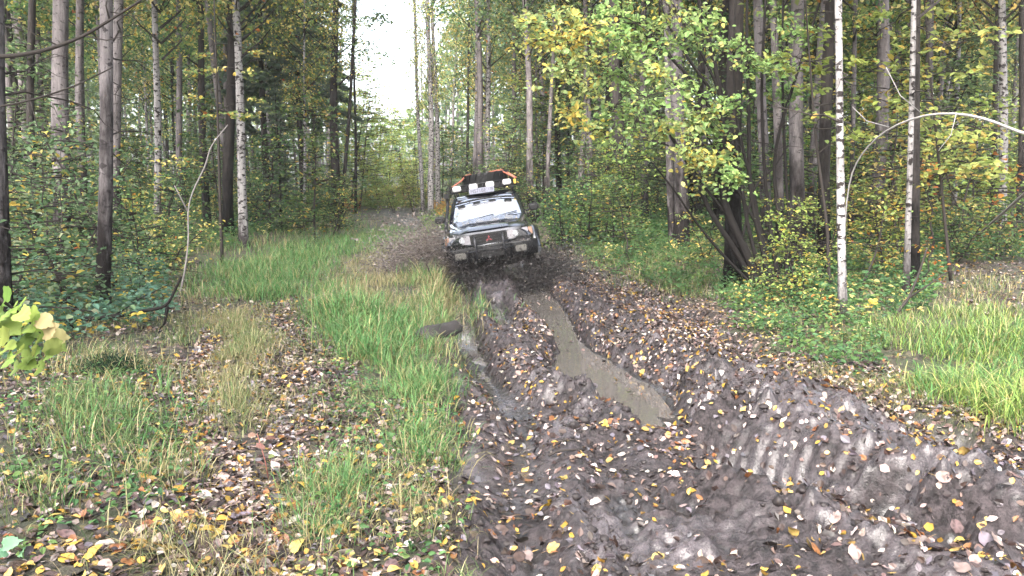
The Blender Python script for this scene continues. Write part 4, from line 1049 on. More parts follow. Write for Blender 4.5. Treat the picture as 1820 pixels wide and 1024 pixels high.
# low herbs
HB = Bag()
def herbs(poly, n, size, hgt, pal, seed, zt=0.0, per=7):
    lr = np.random.default_rng(seed); c = region(poly, n, seed, zt=zt)
    z = H(c[:, 0], c[:, 1]); hh = hgt * (.3 + .9 * lr.random(n))
    idx = np.repeat(np.arange(n), per); m_ = len(idx)
    f = lr.random(m_); rad = .10 * (.4 + lr.random(m_)); a = lr.random(m_) * 6.283
    P = np.stack([c[idx, 0] + rad * np.cos(a), c[idx, 1] + rad * np.sin(a), z[idx] + hh[idx] * (.25 + .75 * f)], 1)
    al = np.stack([np.cos(a), np.sin(a), -.2 + 0 * a], 1)
    V, Q, kk = leaf_faces(P, unit(lr.normal(size=(m_, 3)) * .4 + np.array([0, 0, 1.])), size * (.6 + .7 * lr.random(m_)), 'hex', lr=lr, along=al)
    HB.add(V, Q, col=np.repeat(pick(pal, n, lr)[idx] * (.8 + .4 * lr.random((m_, 1))), kk, 0))
HG = [(4, (.07, .135, .05)), (2, (.05, .105, .045)), (2, (.11, .17, .055)), (.4, PY)]
HY = HG + [(.12, YE), (.35, PY), (1.5, (.05, .10, .045))]
herbs([(1270, 520), (1400, 520), (1560, 590), (1570, 640), (1500, 650), (1400, 620), (1300, 560)], 380, .055, .30, HG, 1, .1)
herbs([(1270, 520), (1400, 520), (1560, 590), (1570, 640), (1500, 650), (1400, 620), (1300, 560)], 14, .06, .4, [(2, YE), (2, YG), (.4, RU)], 21, .1)
herbs([(1000, 425), (1250, 430), (1330, 510), (1230, 520), (1060, 470)], 800, .07, .35, HG, 2, .1)
herbs([(1330, 470), (1700, 460), (1640, 570), (1460, 560)], 900, .07, .35, HY, 3, .15)
herbs([(0, 470), (290, 470), (310, 580), (130, 640), (0, 680)], 900, .075, .40, [(3, BG), (2, (.09, .16, .10)), (1, G_), (.6, YE)], 4)
herbs([(0, 640), (330, 680), (340, 900), (0, 1000)], 150, .04, .13, HG, 5)
herbs([(580, 640), (780, 700), (800, 860), (820, 1024), (560, 1024)], 170, .035, .12, HG, 6)
herbs([(250, 395), (600, 380), (430, 440), (250, 470)], 900, .09, .5, HG, 7)
herbs([(970, 400), (1400, 400), (1400, 440), (980, 440)], 1400, .10, .6, HG, 8, .1)
herbs([(1400, 420), (1900, 420), (1900, 470), (1400, 470)], 1200, .09, .5, HY, 9, .15)
herbs([(-200, 400), (250, 400), (250, 470), (-200, 470)], 1200, .09, .5, HY, 10)
herbs([(1000, 366), (1900, 366), (1900, 400), (1000, 400)], 3500, .22, 1.3, HY, 11)
herbs([(-200, 366), (590, 366), (590, 398), (-200, 398)], 3500, .22, 1.2, HY, 12)
herbs([(600, 358), (760, 358), (760, 370), (600, 370)], 1500, .2, 1.1, [(2, (.30, .20, .10)), (3, YG), (2, (.2, .2, .08))], 16)
herbs([(590, 364), (770, 364), (770, 374), (590, 374)], 900, .14, .7, [(3, YG), (2, (.12, .16, .06)), (1, (.22, .15, .07))], 17)
herbs([(560, 366), (640, 366), (640, 380), (560, 384)], 300, .15, .7, [(2, RU), (2, (.34, .25, .12)), (1, YG)], 13)
herbs([(770, 372), (800, 372), (800, 392), (775, 390)], 120, .14, .6, [(3, (.34, .18, .05)), (1, YG)], 14)
herbs([(740, 385), (800, 385), (800, 410), (760, 410)], 150, .1, .5, [(2, YG), (1, G_)], 15)
link('low_herbs', HB.mesh('low_herbs', [M_LEAF]), kind='stuff')

# small dark heather-like cushion, red weed, green dock
p = ground(196, 660)
root = thing('juniper_bush', 'small dense dark evergreen cushion beside the leafy side track', 'bush', p)
lr = np.random.default_rng(4); n = 2600
d = unit(lr.normal(size=(n, 3))); d[:, 2] = np.abs(d[:, 2]); rr = lr.random(n) ** .35
rr = rr * (.6 + .8 * lr.random(n) ** 2)
P = d * rr[:, None] * np.array([.26, .2, .13]) * (.85 + .3 * vnoise(d[:, 0] * 3 + 5, d[:, 1] * 3 + 5, 2))[:, None]
V, Q, kk = leaf_faces(P, unit(lr.normal(size=(n, 3))), .035, 'slim', lr=lr, along=d + np.array([0, 0, .6]))
bag = Bag(); bag.add(V, Q, col=np.repeat(pick([(3, (.022, .042, .024)), (1, (.035, .06, .03))], n, lr), kk, 0)); link('foliage', bag.mesh('foliage', [M_LEAF]), root)
bag = Bag(); [bag.add(*tube([(0, 0, -.03), tuple(d[i] * .09), tuple(d[i] * .18)], [.006, .004, .002], 4)) for i in range(14)]; link('stem', bag.mesh('stem', [M_TWIG]), root)

p = ground(478, 850); root = thing('weed', 'reddish weed stalk with pink drooping leaves in the side track', 'plant', p)
V, Q, T = tube([(0, 0, -.02), (-.02, 0, .12), (-.06, 0, .28)], [.0035, .003, .002], 5); link('stalk', mesh_np('stalk', V, [Q, T], None, True, [simple('red_stalk', (.16, .05, .04), .6)]), root)
M_PINK = [big_leaf(40 + i, c) for i, c in enumerate([(.20, .10, .09), (.26, .15, .12), (.13, .16, .06)])]
for k, (x, z, s, i, rz) in enumerate([(-.04, .20, .065, 0, 20), (.02, .25, .07, 1, 160), (-.09, .27, .06, 1, 60), (.02, .14, .05, 2, -20), (-.05, .10, .05, 0, 200)]):
    o = link('leaf', M_PINK[i], root, (x, 0, z)); o.rotation_euler = (R(50), R(30 - 15 * k), R(rz)); o.scale = (s, s * .6, s)
p = ground(22, 1000); root = thing('dock_plant', 'single broad blue-green dock leaf low in the corner of the grass', 'plant', p)
DL = big_leaf(60, (.16, .30, .17))
for k, (x, z, s, rz) in enumerate([(0, .09, .11, 80), (.05, .05, .09, 20), (-.05, .04, .08, 140)]):
    o = link('leaf', DL, root, (x, 0, z)); o.rotation_euler = (R(62 - 10 * k), R(-20 + 20 * k), R(rz - 90)); o.scale = (s, s * .65, s)

# muddy log end set in the bank, stranded sticks on the mud
p = ground(778, 600)
root = thing('log', 'short muddy log lying along the bank between grass and flooded rut', 'log', (p.x, p.y, p.z))
V, Q, T = tube([(-.17 + .04 * i, -.2 + .07 * i, .02 + .01 * math.sin(i)) for i in range(10)], [.085, .10, .115, .11, .12, .105, .11, .10, .09, .07], 14, .5, seed=3)
link('wood', mesh_np('wood', V, [Q, T], None, True, [simple('muddy_log', (.014, .011, .0105), .75, .6, 14)]), root)
for k, (a, b, w, lab) in enumerate([((1075, 608), (1170, 588), 6, 'dark wet stick lying on the leaf-strewn bank above the puddle'), ((975, 818), (1040, 806), 5, 'short wet stick pressed across the mud of the track'), ((985, 800), (1030, 795), 4, 'thinner twig lying just behind the pressed-in stick'),
                                    ((20, 792), (90, 786), 5, 'brown twig lying in the grass near the picture edge'), ((1385, 900), (1450, 870), 4, 'thin pale twig lying beside the torn hollow in the mud'), ((40, 848), (90, 838), 5, 'grey twig lying under the long grass blades'), ((600, 705), (690, 700), 3, 'dark twig across the leafy patch of the side track')]):
    A, B = ground(*a), ground(*b); A.z += .02; B.z += .03; mid = (A + B) / 2; mid.z = h1(mid.x, mid.y) + .025
    root = thing('stick', lab, 'stick', A)
    V, Q, T = tube([(0, 0, 0), tuple((mid - A) * .5 + Vector((0, .01, .01))), tuple(mid - A), tuple(B - A)], np.array([1, .95, .85, .5]) * w * A.y / FPX / 2, 6, .2, seed=k)
    link('wood', mesh_np('wood', V, [Q, T], None, True, [M_TWIG if k != 4 else M_DEAD]), root)

# ------------------------------------------------------------------ fallen leaves
FL = [(1.4, (.27, .17, .03)), (.9, (.30, .21, .065)), (1.6, (.20, .15, .13)), (1.8, (.29, .245, .22)), (3.4, (.038, .025, .021)), (2.4, (.085, .058, .05)), (1.8, (.085, .075, .085)), (1.0, (.15, .065, .025)), (2.2, (.018, .0135, .013))]
FLD = [(1.1, (.26, .165, .035)), (1.8, (.18, .14, .12)), (1.7, (.26, .215, .19)), (3.8, (.036, .025, .022)), (3, (.08, .056, .049)), (1.9, (.08, .07, .08)), (.8, (.14, .065, .026)), (2.6, (.018, .0135, .013))]
def scatter_leaves(poly, n, seed, zt, pal, thin=0):
    xy = region(poly, n, seed, zt=zt); lr = np.random.default_rng(seed + 100)
    if thin:
        k = .62 * vnoise(xy[:, 0] * 1.6, xy[:, 1] * 1.6, 77) + .38 * vnoise(xy[:, 0] * 5.5, xy[:, 1] * 5.5, 78) + .22 * lr.random(len(xy)) > thin + .06; xy = xy[k]
    z = H(xy[:, 0], xy[:, 1])
    e = .03; gx_ = (H(xy[:, 0] + e, xy[:, 1]) - z) / e; gy_ = (H(xy[:, 0], xy[:, 1] + e) - z) / e
    Nn = unit(np.stack([-gx_, -gy_, np.ones(len(xy))], 1) + .36 * lr.normal(size=(len(xy), 3)))
    wet = z < -.238
    P = np.stack([xy[:, 0], xy[:, 1], z + .012], 1); ok = ~wet | (lr.random(len(xy)) < .06)
    P[wet, 2] = -.238
    return P[ok], Nn[ok], pick(pal, len(xy), lr, .3)[ok]
ALL = [scatter_leaves([(835, 1060), (790, 800), (795, 650), (960, 610), (1000, 640), (1240, 790), (1820, 1000), (1820, 1100), (900, 1100)], 3400, 1, -.1, FL, .44),
       scatter_leaves([(1230, 800), (1100, 660), (1030, 560), (1200, 540), (1400, 650), (1600, 720), (1860, 750), (1860, 1040)], 5200, 2, -.02, FL, .43),
       scatter_leaves([(960, 620), (900, 560), (880, 560), (1000, 470), (1100, 480), (1320, 580), (1420, 650), (1120, 660), (1030, 590)], 7500, 3, 0, FLD, .22),
       scatter_leaves([(980, 440), (1300, 480), (1420, 620), (1240, 560), (1040, 500)], 4500, 4, .05, FLD),
       scatter_leaves([(380, 545), (410, 560), (390, 660), (400, 760), (470, 860), (560, 1060), (330, 1060), (300, 800), (320, 680)], 5500, 5, 0, FLD + FL),
       scatter_leaves([(440, 520), (560, 560), (640, 650), (600, 760), (480, 780), (420, 700), (460, 600)], 5000, 6, 0, FLD, .18),
       scatter_leaves([(0, 640), (330, 640), (330, 800), (330, 1080), (0, 1080)], 4200, 7, 0, FLD + FL, .2),
       scatter_leaves([(480, 740), (780, 700), (830, 1060), (460, 1060)], 3000, 8, 0, FLD + FL, .25),
       scatter_leaves([(0, 470), (330, 470), (380, 560), (320, 650), (0, 660)], 3200, 9, 0, FLD),
       scatter_leaves([(180, 480), (600, 445), (620, 540), (380, 565), (180, 620)], 4200, 15, 0, FLD),
       scatter_leaves([(410, 560), (530, 560), (540, 880), (380, 880)], 1300, 16, 0, FLD + FL),
       scatter_leaves([(1640, 470), (1900, 465), (1900, 560), (1700, 560)], 2200, 10, .15, FLD),
       scatter_leaves([(1300, 500), (1640, 500), (1600, 640), (1440, 640)], 1500, 11, .12, FLD),
       scatter_leaves([(580, 376), (750, 376), (790, 430), (700, 405)], 2000, 12, 0, FLD),
       scatter_leaves([(795, 560), (990, 560), (960, 700), (800, 700)], 900, 13, -.15, FLD, .35),
       scatter_leaves([(1380, 620), (1560, 640), (1860, 720), (1860, 790), (1600, 730), (1440, 690)], 2600, 14, .05, FLD + FL)]
P = np.vstack([a[0] for a in ALL]); Nn = np.vstack([a[1] for a in ALL]); cc = np.vstack([a[2] for a in ALL])
lr = np.random.default_rng(12); sz = .050 * (.45 + .5 * lr.random(len(P)) + .7 * lr.random(len(P)) ** 3)
px, py = proj(P[:, 0], P[:, 1], P[:, 2])
vis = (px > 5) & (px < 1815) & (py < 1020)
score = np.where(vis, sz / P[:, 1], 0); order = np.argsort(-score); near, rest = order[:300], order[300:]
V, Q, kk = leaf_faces(P[rest], Nn[rest], sz[rest], 'hex', .34 * (lr.random(len(rest)) - .25), lr, None, (.75 + .6 * lr.random((len(rest), 1))), .45 * (lr.random((len(rest), 1)) - .3))
FB = Bag(); FB.add(V, Q, col=np.repeat(cc[rest], kk, 0)); link('leaf_litter', FB.mesh('leaf_litter', [M_FALLEN]), kind='stuff')
def single_leaf(seed):
    l2 = np.random.default_rng(seed); n = 14; th = np.linspace(0, 2 * math.pi, n, endpoint=False)
    r = .5 * (1 - .12 * np.cos(th)) * (1 + .05 * l2.normal(size=n)); r[0] *= 1.3
    V = np.stack([r * np.cos(th), .78 * r * np.sin(th), 0 * th], 1)
    cu, cv = .5 * l2.normal(), .35 * l2.normal()
    ring2 = V * .5
    A = np.vstack([V, ring2, [[0, 0, 0]]]); A[:, 2] = .25 + cu * A[:, 1] ** 2 + cv * A[:, 0] ** 2 + .12 * np.abs(A[:, 1]) + .02 * l2.normal(size=len(A))
    A[:, 2] -= A[:, 2].min()
    i = np.arange(n); j = (i + 1) % n
    Q = np.stack([i, j, n + j, n + i], 1); T = np.stack([n + i, n + j, np.full(n, 2 * n)], 1)
    col = pick(FL, 1, l2, .3)[0] * (.8 + .4 * l2.random((len(A), 1))); spots = l2.random(len(A)) < .12; col[spots] *= .35
    V2, Q2, T2 = tube([(-.45, 0, A[n // 2][2]), (-.75, .05, A[n // 2][2] + .02), (-1.0, .12, A[n // 2][2] - .02)], [.016, .012, .012], 4)
    b = Bag(); b.add(A, Q, T, col=col); b.add(V2, Q2, T2, col=(.2, .13, .06)); return b.mesh('fallen_leaf', [M_FALLEN], True)
SL = [single_leaf(700 + i) for i in range(36)]
on_mud, _ = masks(P[near, 0], P[near, 1])
for k, i in enumerate(near):
    o = link('fallen_leaf', SL[lr.integers(36)], track_o if on_mud[k] > .5 else floor_o, Vector(P[i]) - Vector((0, 0, .004)))
    o.rotation_mode = 'QUATERNION'
    o.rotation_quaternion = Vector(Nn[i]).to_track_quat('Z', 'Y') @ Matrix.Rotation(lr.random() * 6.28, 3, 'Z').to_quaternion()
    s = sz[i] * 1.1; o.scale = (s, s, s)

# ------------------------------------------------------------------ the car
m, nt, out = mat('black_paint')
tc = N(nt, 'ShaderNodeTexCoord'); sx = N(nt, 'ShaderNodeSeparateXYZ'); nt.links.new(tc.outputs['Object'], sx.inputs[0])
n1 = noise(nt, tc.outputs['Object'], 5, 6, .7); n2 = noise(nt, tc.outputs['Object'], 45, 4, .7)
low = maprange(nt, sx.outputs[2], 1.25, .45, -.14, .16)
spl = math_(nt, 'ADD', math_(nt, 'MULTIPLY', n1.outputs[0], .55), math_(nt, 'MULTIPLY', n2.outputs[0], .45))
dirt = maprange(nt, math_(nt, 'ADD', spl, low), .58, .72)
c = mixc(nt, dirt, (.006, .0065, .010), (.055, .045, .041))
rg = maprange(nt, dirt, 0, 1, .14, .8)
principled(nt, out, c, rg, bump(nt, n1.outputs[0], .06, .01), Coat_Weight=1.0, Coat_Roughness=.05, Coat_IOR=1.5, Specular_IOR_Level=.7)
M_PAINT = m
M_PLAS = simple('black_plastic', (.006, .006, .007), .45, .3, 14, Specular_IOR_Level=.3)
M_BUMP = simple('bumper_plastic', (.007, .007, .008), .42, .5, 18, Specular_IOR_Level=.18)
M_BAR = simple('dark_tube_steel', (.02, .02, .023), .3, .3, 18, Metallic=.6)
M_UNDER = simple('muddy_underbody', (.014, .012, .011), .8, .5, 7)
M_STEEL = simple('black_rack_steel', (.004, .004, .005), .4, .2, 20, Specular_IOR_Level=.3)
M_WHITE = simple('white_lamp_cover', (.30, .295, .30), .5, .05, 9)
M_CHROME = simple('grey_trim', (.34, .35, .38), .28, .15, 9, Metallic=.8)
M_LENS = simple('lamp_lens', (.19, .185, .20), .12, .12, 18, Coat_Weight=1.0)
M_AMBER = simple('amber_lens', (.24, .14, .10), .2, .12, 12, Coat_Weight=1.0)
M_FOG = simple('muddy_fog_lens', (.08, .076, .07), .35, .3, 25)
M_RED = simple('red_badge', (.14, .02, .026), .5, .1, 20)
M_TYRE = simple('muddy_rubber', (.020, .017, .017), .75, .55, 9)
M_RUB = simple('clean_rubber', (.004, .004, .0045), .6, .3, 12, Specular_IOR_Level=.25)
M_RIM = simple('muddy_rim', (.13, .115, .11), .5, .4, 8, Metallic=.4)
M_STRAP = simple('orange_strap', (.22, .07, .04), .6, .15, 30)
M_YEL = simple('yellow_jack', (.40, .26, .03), .5, .15, 20)
M_PLATE = simple('plate_white', (.16, .165, .21), .4, .04, 30)
M_INK = simple('plate_ink', (.03, .03, .04), .5, .1, 30)
M_SEAT = simple('dark_seat_cloth', (.03, .03, .035), .9, .2, 20)
m, nt, out = mat('window_glass')
tc = N(nt, 'ShaderNodeTexCoord'); n1 = noise(nt, tc.outputs['Object'], 3, 4, .6)
gl = N(nt, 'ShaderNodeBsdfGlossy'); gl.inputs['Roughness'].default_value = .03; gl.inputs['Color'].default_value = (.95, .97, 1, 1)
tr = N(nt, 'ShaderNodeBsdfTransparent'); tr.inputs['Color'].default_value = (.32, .36, .37, 1)
fr = N(nt, 'ShaderNodeFresnel'); fr.inputs['IOR'].default_value = 5.0
nt.links.new(bump(nt, n1.outputs[0], .03, .02), gl.inputs['Normal'])
mx = N(nt, 'ShaderNodeMixShader'); nt.links.new(fr.outputs[0], mx.inputs[0]); nt.links.new(tr.outputs[0], mx.inputs[1]); nt.links.new(gl.outputs[0], mx.inputs[2])
nt.links.new(mx.outputs[0], out.inputs['Surface'])
M_GLASS = m

car = thing('off_road_car', 'black lifted off-road car with loaded roof rack ploughing through a mud hole', 'car', (-.30, 16.0, -.24), (R(0), R(-8.4), R(1.0)))
def loft(sections, m, closed=True, smooth=True):
    """sections: list of (y, [(x,z)...]) full rings of equal length"""
    n = len(sections[0][1]); V = []
    for y, ring in sections:
        for p in ring: V.append((p[0], y if len(p) == 2 else p[2], p[1]))
    Q = []
    for i in range(len(sections) - 1):
        for j in range(n):
            k = (j + 1) % n; Q.append((i * n + j, i * n + k, (i + 1) * n + k, (i + 1) * n + j))
    bm = bmesh.new(); vs = [bm.verts.new(v) for v in V]
    for q in Q: bm.faces.new([vs[i] for i in q])
    bm.faces.new(vs[:n][::-1]); bm.faces.new(vs[-n:])
    bmesh.ops.recalc_face_normals(bm, faces=bm.faces)
    return bm
def bm_obj(name, bm, m, parent=car, smooth=True, bevel=0, seg=2):
    if bevel: bmesh.ops.bevel(bm, geom=[e for e in bm.edges if e.calc_face_angle(0) > .5], offset=bevel, segments=seg, affect='EDGES', clamp_overlap=True)
    me = bpy.data.meshes.new(name); bm.to_mesh(me); bm.free(); me.materials.append(m)
    if smooth:
        for p in me.polygons: p.use_smooth = True
        me.set_sharp_from_angle(angle=R(38))
    return link(name, me, parent)
def box(bm, c, s, rot=None):
    mt = Matrix.Translation(c) @ (rot.to_4x4() if rot else Matrix()) @ Matrix.Diagonal((*s, 1))
    return bmesh.ops.create_cube(bm, size=1, matrix=mt)['verts']
def box_obj(name, c, s, m, parent=car, bevel=.01, rot=None):
    bm = bmesh.new(); box(bm, c, s, rot); return bm_obj(name, bm, m, parent, True, bevel)
def mirror_ring(half): return half + [(-x, z) for x, z in half[::-1]]
def pipe_obj(name, paths, r, m, parent=car, sides=8):
    bag = Bag()
    for p in paths: bag.add(*tube(p, [r] * len(p), sides))
    return link(name, bag.mesh(name, [m], True), parent)

# lower body: front face at y=-.62, axle at y=0, rear axle y=2.72, tail y=3.62
def sec(y, ztop, wtop, wmid, wsill, zsill=.62):
    sh = ztop - .05
    return (y, mirror_ring([(0, ztop + .025), (wtop * .55, ztop + .02), (wtop * .9, ztop - .005), (wtop + .02, sh - .02), (wmid, sh - .14), (wmid + .005, .90), (wsill, zsill + .06), (wsill - .06, zsill)]))
body_bm = loft([sec(-.66, 1.02, .66, .76, .74, .70), sec(-.60, 1.085, .70, .80, .79, .66), sec(-.40, 1.125, .74, .835, .82), sec(0, 1.165, .76, .855, .84), sec(.45, 1.20, .77, .85, .84), sec(.72, 1.225, .775, .85, .84),
                sec(1.6, 1.23, .79, .85, .84), sec(2.72, 1.235, .79, .86, .85), sec(3.4, 1.235, .78, .85, .84), sec(3.62, 1.20, .74, .82, .80)], M_PAINT)
me = bpy.data.meshes.new('body'); body_bm.to_mesh(me); body_bm.free()
bo = bpy.data.objects.new('body', me); C.objects.link(bo)
cut_bm = bmesh.new()
for y in (0, 2.72):
    for sx_ in (-1, 1):
        bmesh.ops.create_cone(cut_bm, cap_ends=True, segments=28, radius1=.475, radius2=.475, depth=.62, matrix=Matrix.Translation((sx_ * .85, y, .50)) @ Matrix.Rotation(R(90), 4, 'Y'))
cme = bpy.data.meshes.new('cutter'); cut_bm.to_mesh(cme); cut_bm.free()
cut = bpy.data.objects.new('cutter', cme); C.objects.link(cut)
md = bo.modifiers.new('arches', 'BOOLEAN'); md.object = cut; md.operation = 'DIFFERENCE'; md.solver = 'EXACT'
dg = bpy.context.evaluated_depsgraph_get(); dg.update()
me2 = bpy.data.meshes.new_from_object(bo.evaluated_get(dg))
bpy.data.objects.remove(cut); bo.modifiers.clear(); bo.data = me2; bo.name = 'body'
me2.materials.clear(); me2.materials.append(M_PAINT)
for p in me2.polygons: p.use_smooth = True
me2.set_sharp_from_angle(angle=R(35)); bo.parent = car
# cabin
def cab(z, yf, yr, w, r=.1):
    return [(w, yf + r), (w, yr - r * .4), (w - r * .6, yr), (-w + r * .6, yr), (-w, yr - r * .4), (-w, yf + r), (-w + r, yf + .02), (-w * .5, yf - .03), (0, yf - .045), (w * .5, yf - .03), (w - r, yf + .02)]
bm = bmesh.new(); rings = []
for z, yf, yr, w in ((1.20, .78, 3.56, .785), (1.42, 1.09, 3.53, .745), (1.62, 1.38, 3.46, .69), (1.695, 1.50, 3.42, .665), (1.735, 1.62, 3.36, .60), (1.755, 1.80, 3.25, .45)):
    rings.append([bm.verts.new((x, y, z)) for x, y in cab(z, yf, yr, w)])
for a, b in zip(rings[:-1], rings[1:]):
    for j in range(len(a)):
        k = (j + 1) % len(a); bm.faces.new((a[j], a[k], b[k], b[j]))
bm.faces.new(rings[-1]); bm.faces.new(rings[0][::-1]); bmesh.ops.recalc_face_normals(bm, faces=bm.faces)
# the roof shell, pillars: windows are let in by deleting the panes and setting glass just inside
def strip(fn, nu, nv, name, m, parent=car, thick=.006):
    V = np.array([fn(u, v) for v in np.linspace(0, 1, nv) for u in np.linspace(0, 1, nu)])
    i = (np.arange(nv - 1)[:, None] * nu + np.arange(nu - 1)[None]).ravel(); Q = np.stack([i, i + 1, i + nu + 1, i + nu], 1)
    return link(name, mesh_np(name, V, [Q], None, True, [m]), parent)
def ringpt(z):
    zs = [1.20, 1.42, 1.62, 1.695, 1.735]; return np.interp(z, zs, [.78, 1.09, 1.38, 1.50, 1.62]), np.interp(z, zs, [3.56, 3.53, 3.46, 3.42, 3.36]), np.interp(z, zs, [.785, .745, .69, .665, .60])
bm_obj('cabin', bm, M_PAINT)
def wind(u, v):
    z = 1.245 + v * .415; yf, yr, w = ringpt(z); w2 = w - .085; x = (u * 2 - 1) * w2
    return (x, yf - .045 + .065 * (abs(x) / w) ** 2 - .010 , z + .008)
strip(wind, 15, 9, 'windscreen', M_GLASS)
for s in (-1, 1):
    for (a, b) in ((.20, .46), (.49, .72), (.75, .95)):
        def sidew(u, v, a=a, b=b, s=s):
            z = 1.27 + v * .36; yf, yr, w = ringpt(z); lo = max(1.02 + (z - 1.27) * 1.35, .78 + (3.56 - .78) * a - .35); 
            ya = (.78 + 2.78 * a) if a > .3 else lo; yb = .78 + 2.78 * b
            return (s * (w + .006), ya + (yb - ya) * u, z)
        strip(sidew, 4, 4, 'side_window', M_GLASS)
# hood with raised middle
def hoodf(u, v):
    y = -.60 + v * 1.30; w = np.interp(v, [0, 1], [.70, .755]); x = (u * 2 - 1) * w
    z = np.interp(y, [-.60, -.40, 0, .45, .72], [1.108, 1.15, 1.19, 1.225, 1.25]) + .012 - .035 * (abs(x) / w) ** 6 + .022 * (1 - float(sstep(.36, .46, np.array(abs(x)))))
    return (x, y - .035 * (1 - (x / w) ** 2) * (1 - v), z - .03 * max(0, 1 - v * 14))
strip(hoodf, 25, 16, 'hood', M_PAINT)
# grille
gr = box_obj('grille', (0, -.655, .935), (.66, .06, .22), M_PLAS, bevel=.012)
for z in (.865, .905, .965, 1.005):
    box_obj('slat', (0, -.69, z), (.60, .012, .018), M_PLAS, gr, .003)
for x in (-.32, .32): box_obj('upright', (x, -.692, .935), (.03, .016, .20), M_PLAS, gr, .004)
box_obj('trim_bar', (0, -.69, .835), (.66, .03, .022), M_CHROME, gr, .006)
bm = bmesh.new()
for ang in (90, 210, 330):
    c = Vector((0, -.706, .935)); d = Vector((math.cos(R(ang)), 0, math.sin(R(ang)))); e = Vector((-d.z, 0, d.x))
    q = [c + d * .003, c + d * .034 + e * .019, c + d * .065, c + d * .034 - e * .019]
    f = [bm.verts.new(p) for p in q]; bk = [bm.verts.new(p + Vector((0, .012, 0))) for p in q]
    bm.faces.new(f); bm.faces.new(bk[::-1])
    for i in range(4): bm.faces.new((f[i], bk[i], bk[(i + 1) % 4], f[(i + 1) % 4]))
bmesh.ops.recalc_face_normals(bm, faces=bm.faces); bm_obj('emblem', bm, M_RED, gr, False)
# lamps
for s in (-1, 1):
    bm = bmesh.new(); pr = []
    for y, k in ((-.60, 1.0), (-.665, .98), (-.685, .90)):
        pr.append([bm.verts.new((s * x, y + abs(x - .345) * .16, z)) for x, z in ((.345, .865), (.735, .885), (.735, 1.045), (.345, 1.03))])
    for a, b in zip(pr[:-1], pr[1:]):
        for j in range(4): bm.faces.new((a[j], a[(j + 1) % 4], b[(j + 1) % 4], b[j]))
    bm.faces.new(pr[-1]); bmesh.ops.recalc_face_normals(bm, faces=bm.faces)
    hl = bm_obj('headlight', bm, M_LENS, car, True, .008)
    bm = bmesh.new(); pr = []
    for y in (-.55, -.655):
        pr.append([bm.verts.new((s * x, y + (x - .345) * .17, z)) for x, z in ((.742, .89), (.815, .90), (.815, 1.03), (.742, 1.042))])
    for j in range(4): bm.faces.new((pr[0][j], pr[0][(j + 1) % 4], pr[1][(j + 1) % 4], pr[1][j]))
    bm.faces.new(pr[1]); bmesh.ops.recalc_face_normals(bm, faces=bm.faces)
    bm_obj('turn_signal', bm, M_AMBER, car, True, .006)
    bmr = bmesh.new(); bmesh.ops.create_cone(bmr, cap_ends=True, segments=20, radius1=.058, radius2=.05, depth=.02, matrix=Matrix.Translation((s * .50, -.672, .955)) @ Matrix.Rotation(R(90), 4, 'X'))
    bm_obj('reflector', bmr, M_CHROME, hl)
# bumper: stepped, centre proud
def bsec(x, y, t=0): return [(x, y + .16, .80), (x, y + .02, .805), (x, y - .03, .785), (x, y - .045, .70), (x, y - .03, .60), (x, y + .02, .53), (x, y + .16, .53)]
bm = bmesh.new(); rg_ = []
for x, y in ((-.90, -.38), (-.86, -.58), (-.74, -.70), (-.50, -.735), (-.40, -.745), (-.36, -.80), (0, -.815), (.36, -.80), (.40, -.745), (.50, -.735), (.74, -.70), (.86, -.58), (.90, -.38)):
    rg_.append([bm.verts.new(p) for p in bsec(x, y)])
for a, b in zip(rg_[:-1], rg_[1:]):
    for j in range(7): bm.faces.new((a[j], a[(j + 1) % 7], b[(j + 1) % 7], b[j]))
bm.faces.new(rg_[0]); bm.faces.new(rg_[-1][::-1]); bmesh.ops.recalc_face_normals(bm, faces=bm.faces)
bp = bm_obj('front_bumper', bm, M_BUMP, car, True, .006)
box_obj('air_intake', (0, -.862, .665), (.56, .012, .11), M_PLAS, bp, .004)
for z in (.64, .69): box_obj('slat', (0, -.872, z), (.54, .012, .014), M_PLAS, bp, .003)
for s in (-1, 1):
    fl = box_obj('fog_light', (s * .56, -.768, .685), (.20, .05, .115), M_FOG, car, .012, Matrix.Rotation(R(s * 8), 3, 'Z'))
    box_obj('bezel', (s * .56, -.752, .685), (.235, .05, .148), M_PLAS, fl, .008, Matrix.Rotation(R(s * 8), 3, 'Z'))
    pipe_obj('tow_hook', [[(s * .30, -.80, .55), (s * .30, -.88, .53), (s * .30, -.88, .47), (s * .30, -.78, .46)]], .012, M_UNDER)
bm = bmesh.new(); vs = [bm.verts.new(p) for p in ((-.55, -.74, .55), (.55, -.74, .55), (.45, -.35, .40), (-.45, -.35, .40), (-.55, -.72, .52), (.55, -.72, .52), (.45, -.33, .37), (-.45, -.33, .37))]
for f in ((0, 1, 2, 3), (7, 6, 5, 4), (0, 4, 5, 1), (1, 5, 6, 2), (2, 6, 7, 3), (3, 7, 4, 0)): bm.faces.new([vs[i] for i in f])
bm_obj('skid_plate', bm, M_UNDER, car, False)
box_obj('chassis', (0, 1.45, .52), (.80, 4.0, .16), M_UNDER, car, .02)
for y in (0, 2.72): pipe_obj('axle', [[(-.75, y, .42), (0, y, .42), (.75, y, .42)]], .05, M_UNDER)
bb = pipe_obj('bull_bar', [[(-.40, -.80, .86), (-.36, -.90, .862), (0, -.915, .862), (.36, -.90, .862), (.40, -.80, .86)], [(-.42, -.80, .74), (-.38, -.905, .742), (0, -.92, .742), (.38, -.905, .742), (.42, -.80, .74)]], .022, M_BAR)
for x in (-.26, .26): pipe_obj('upright', [[(x, -.90, .56), (x, -.915, .70), (x, -.905, .87), (x * .98, -.86, 1.02)]], .022, M_BAR, bb)
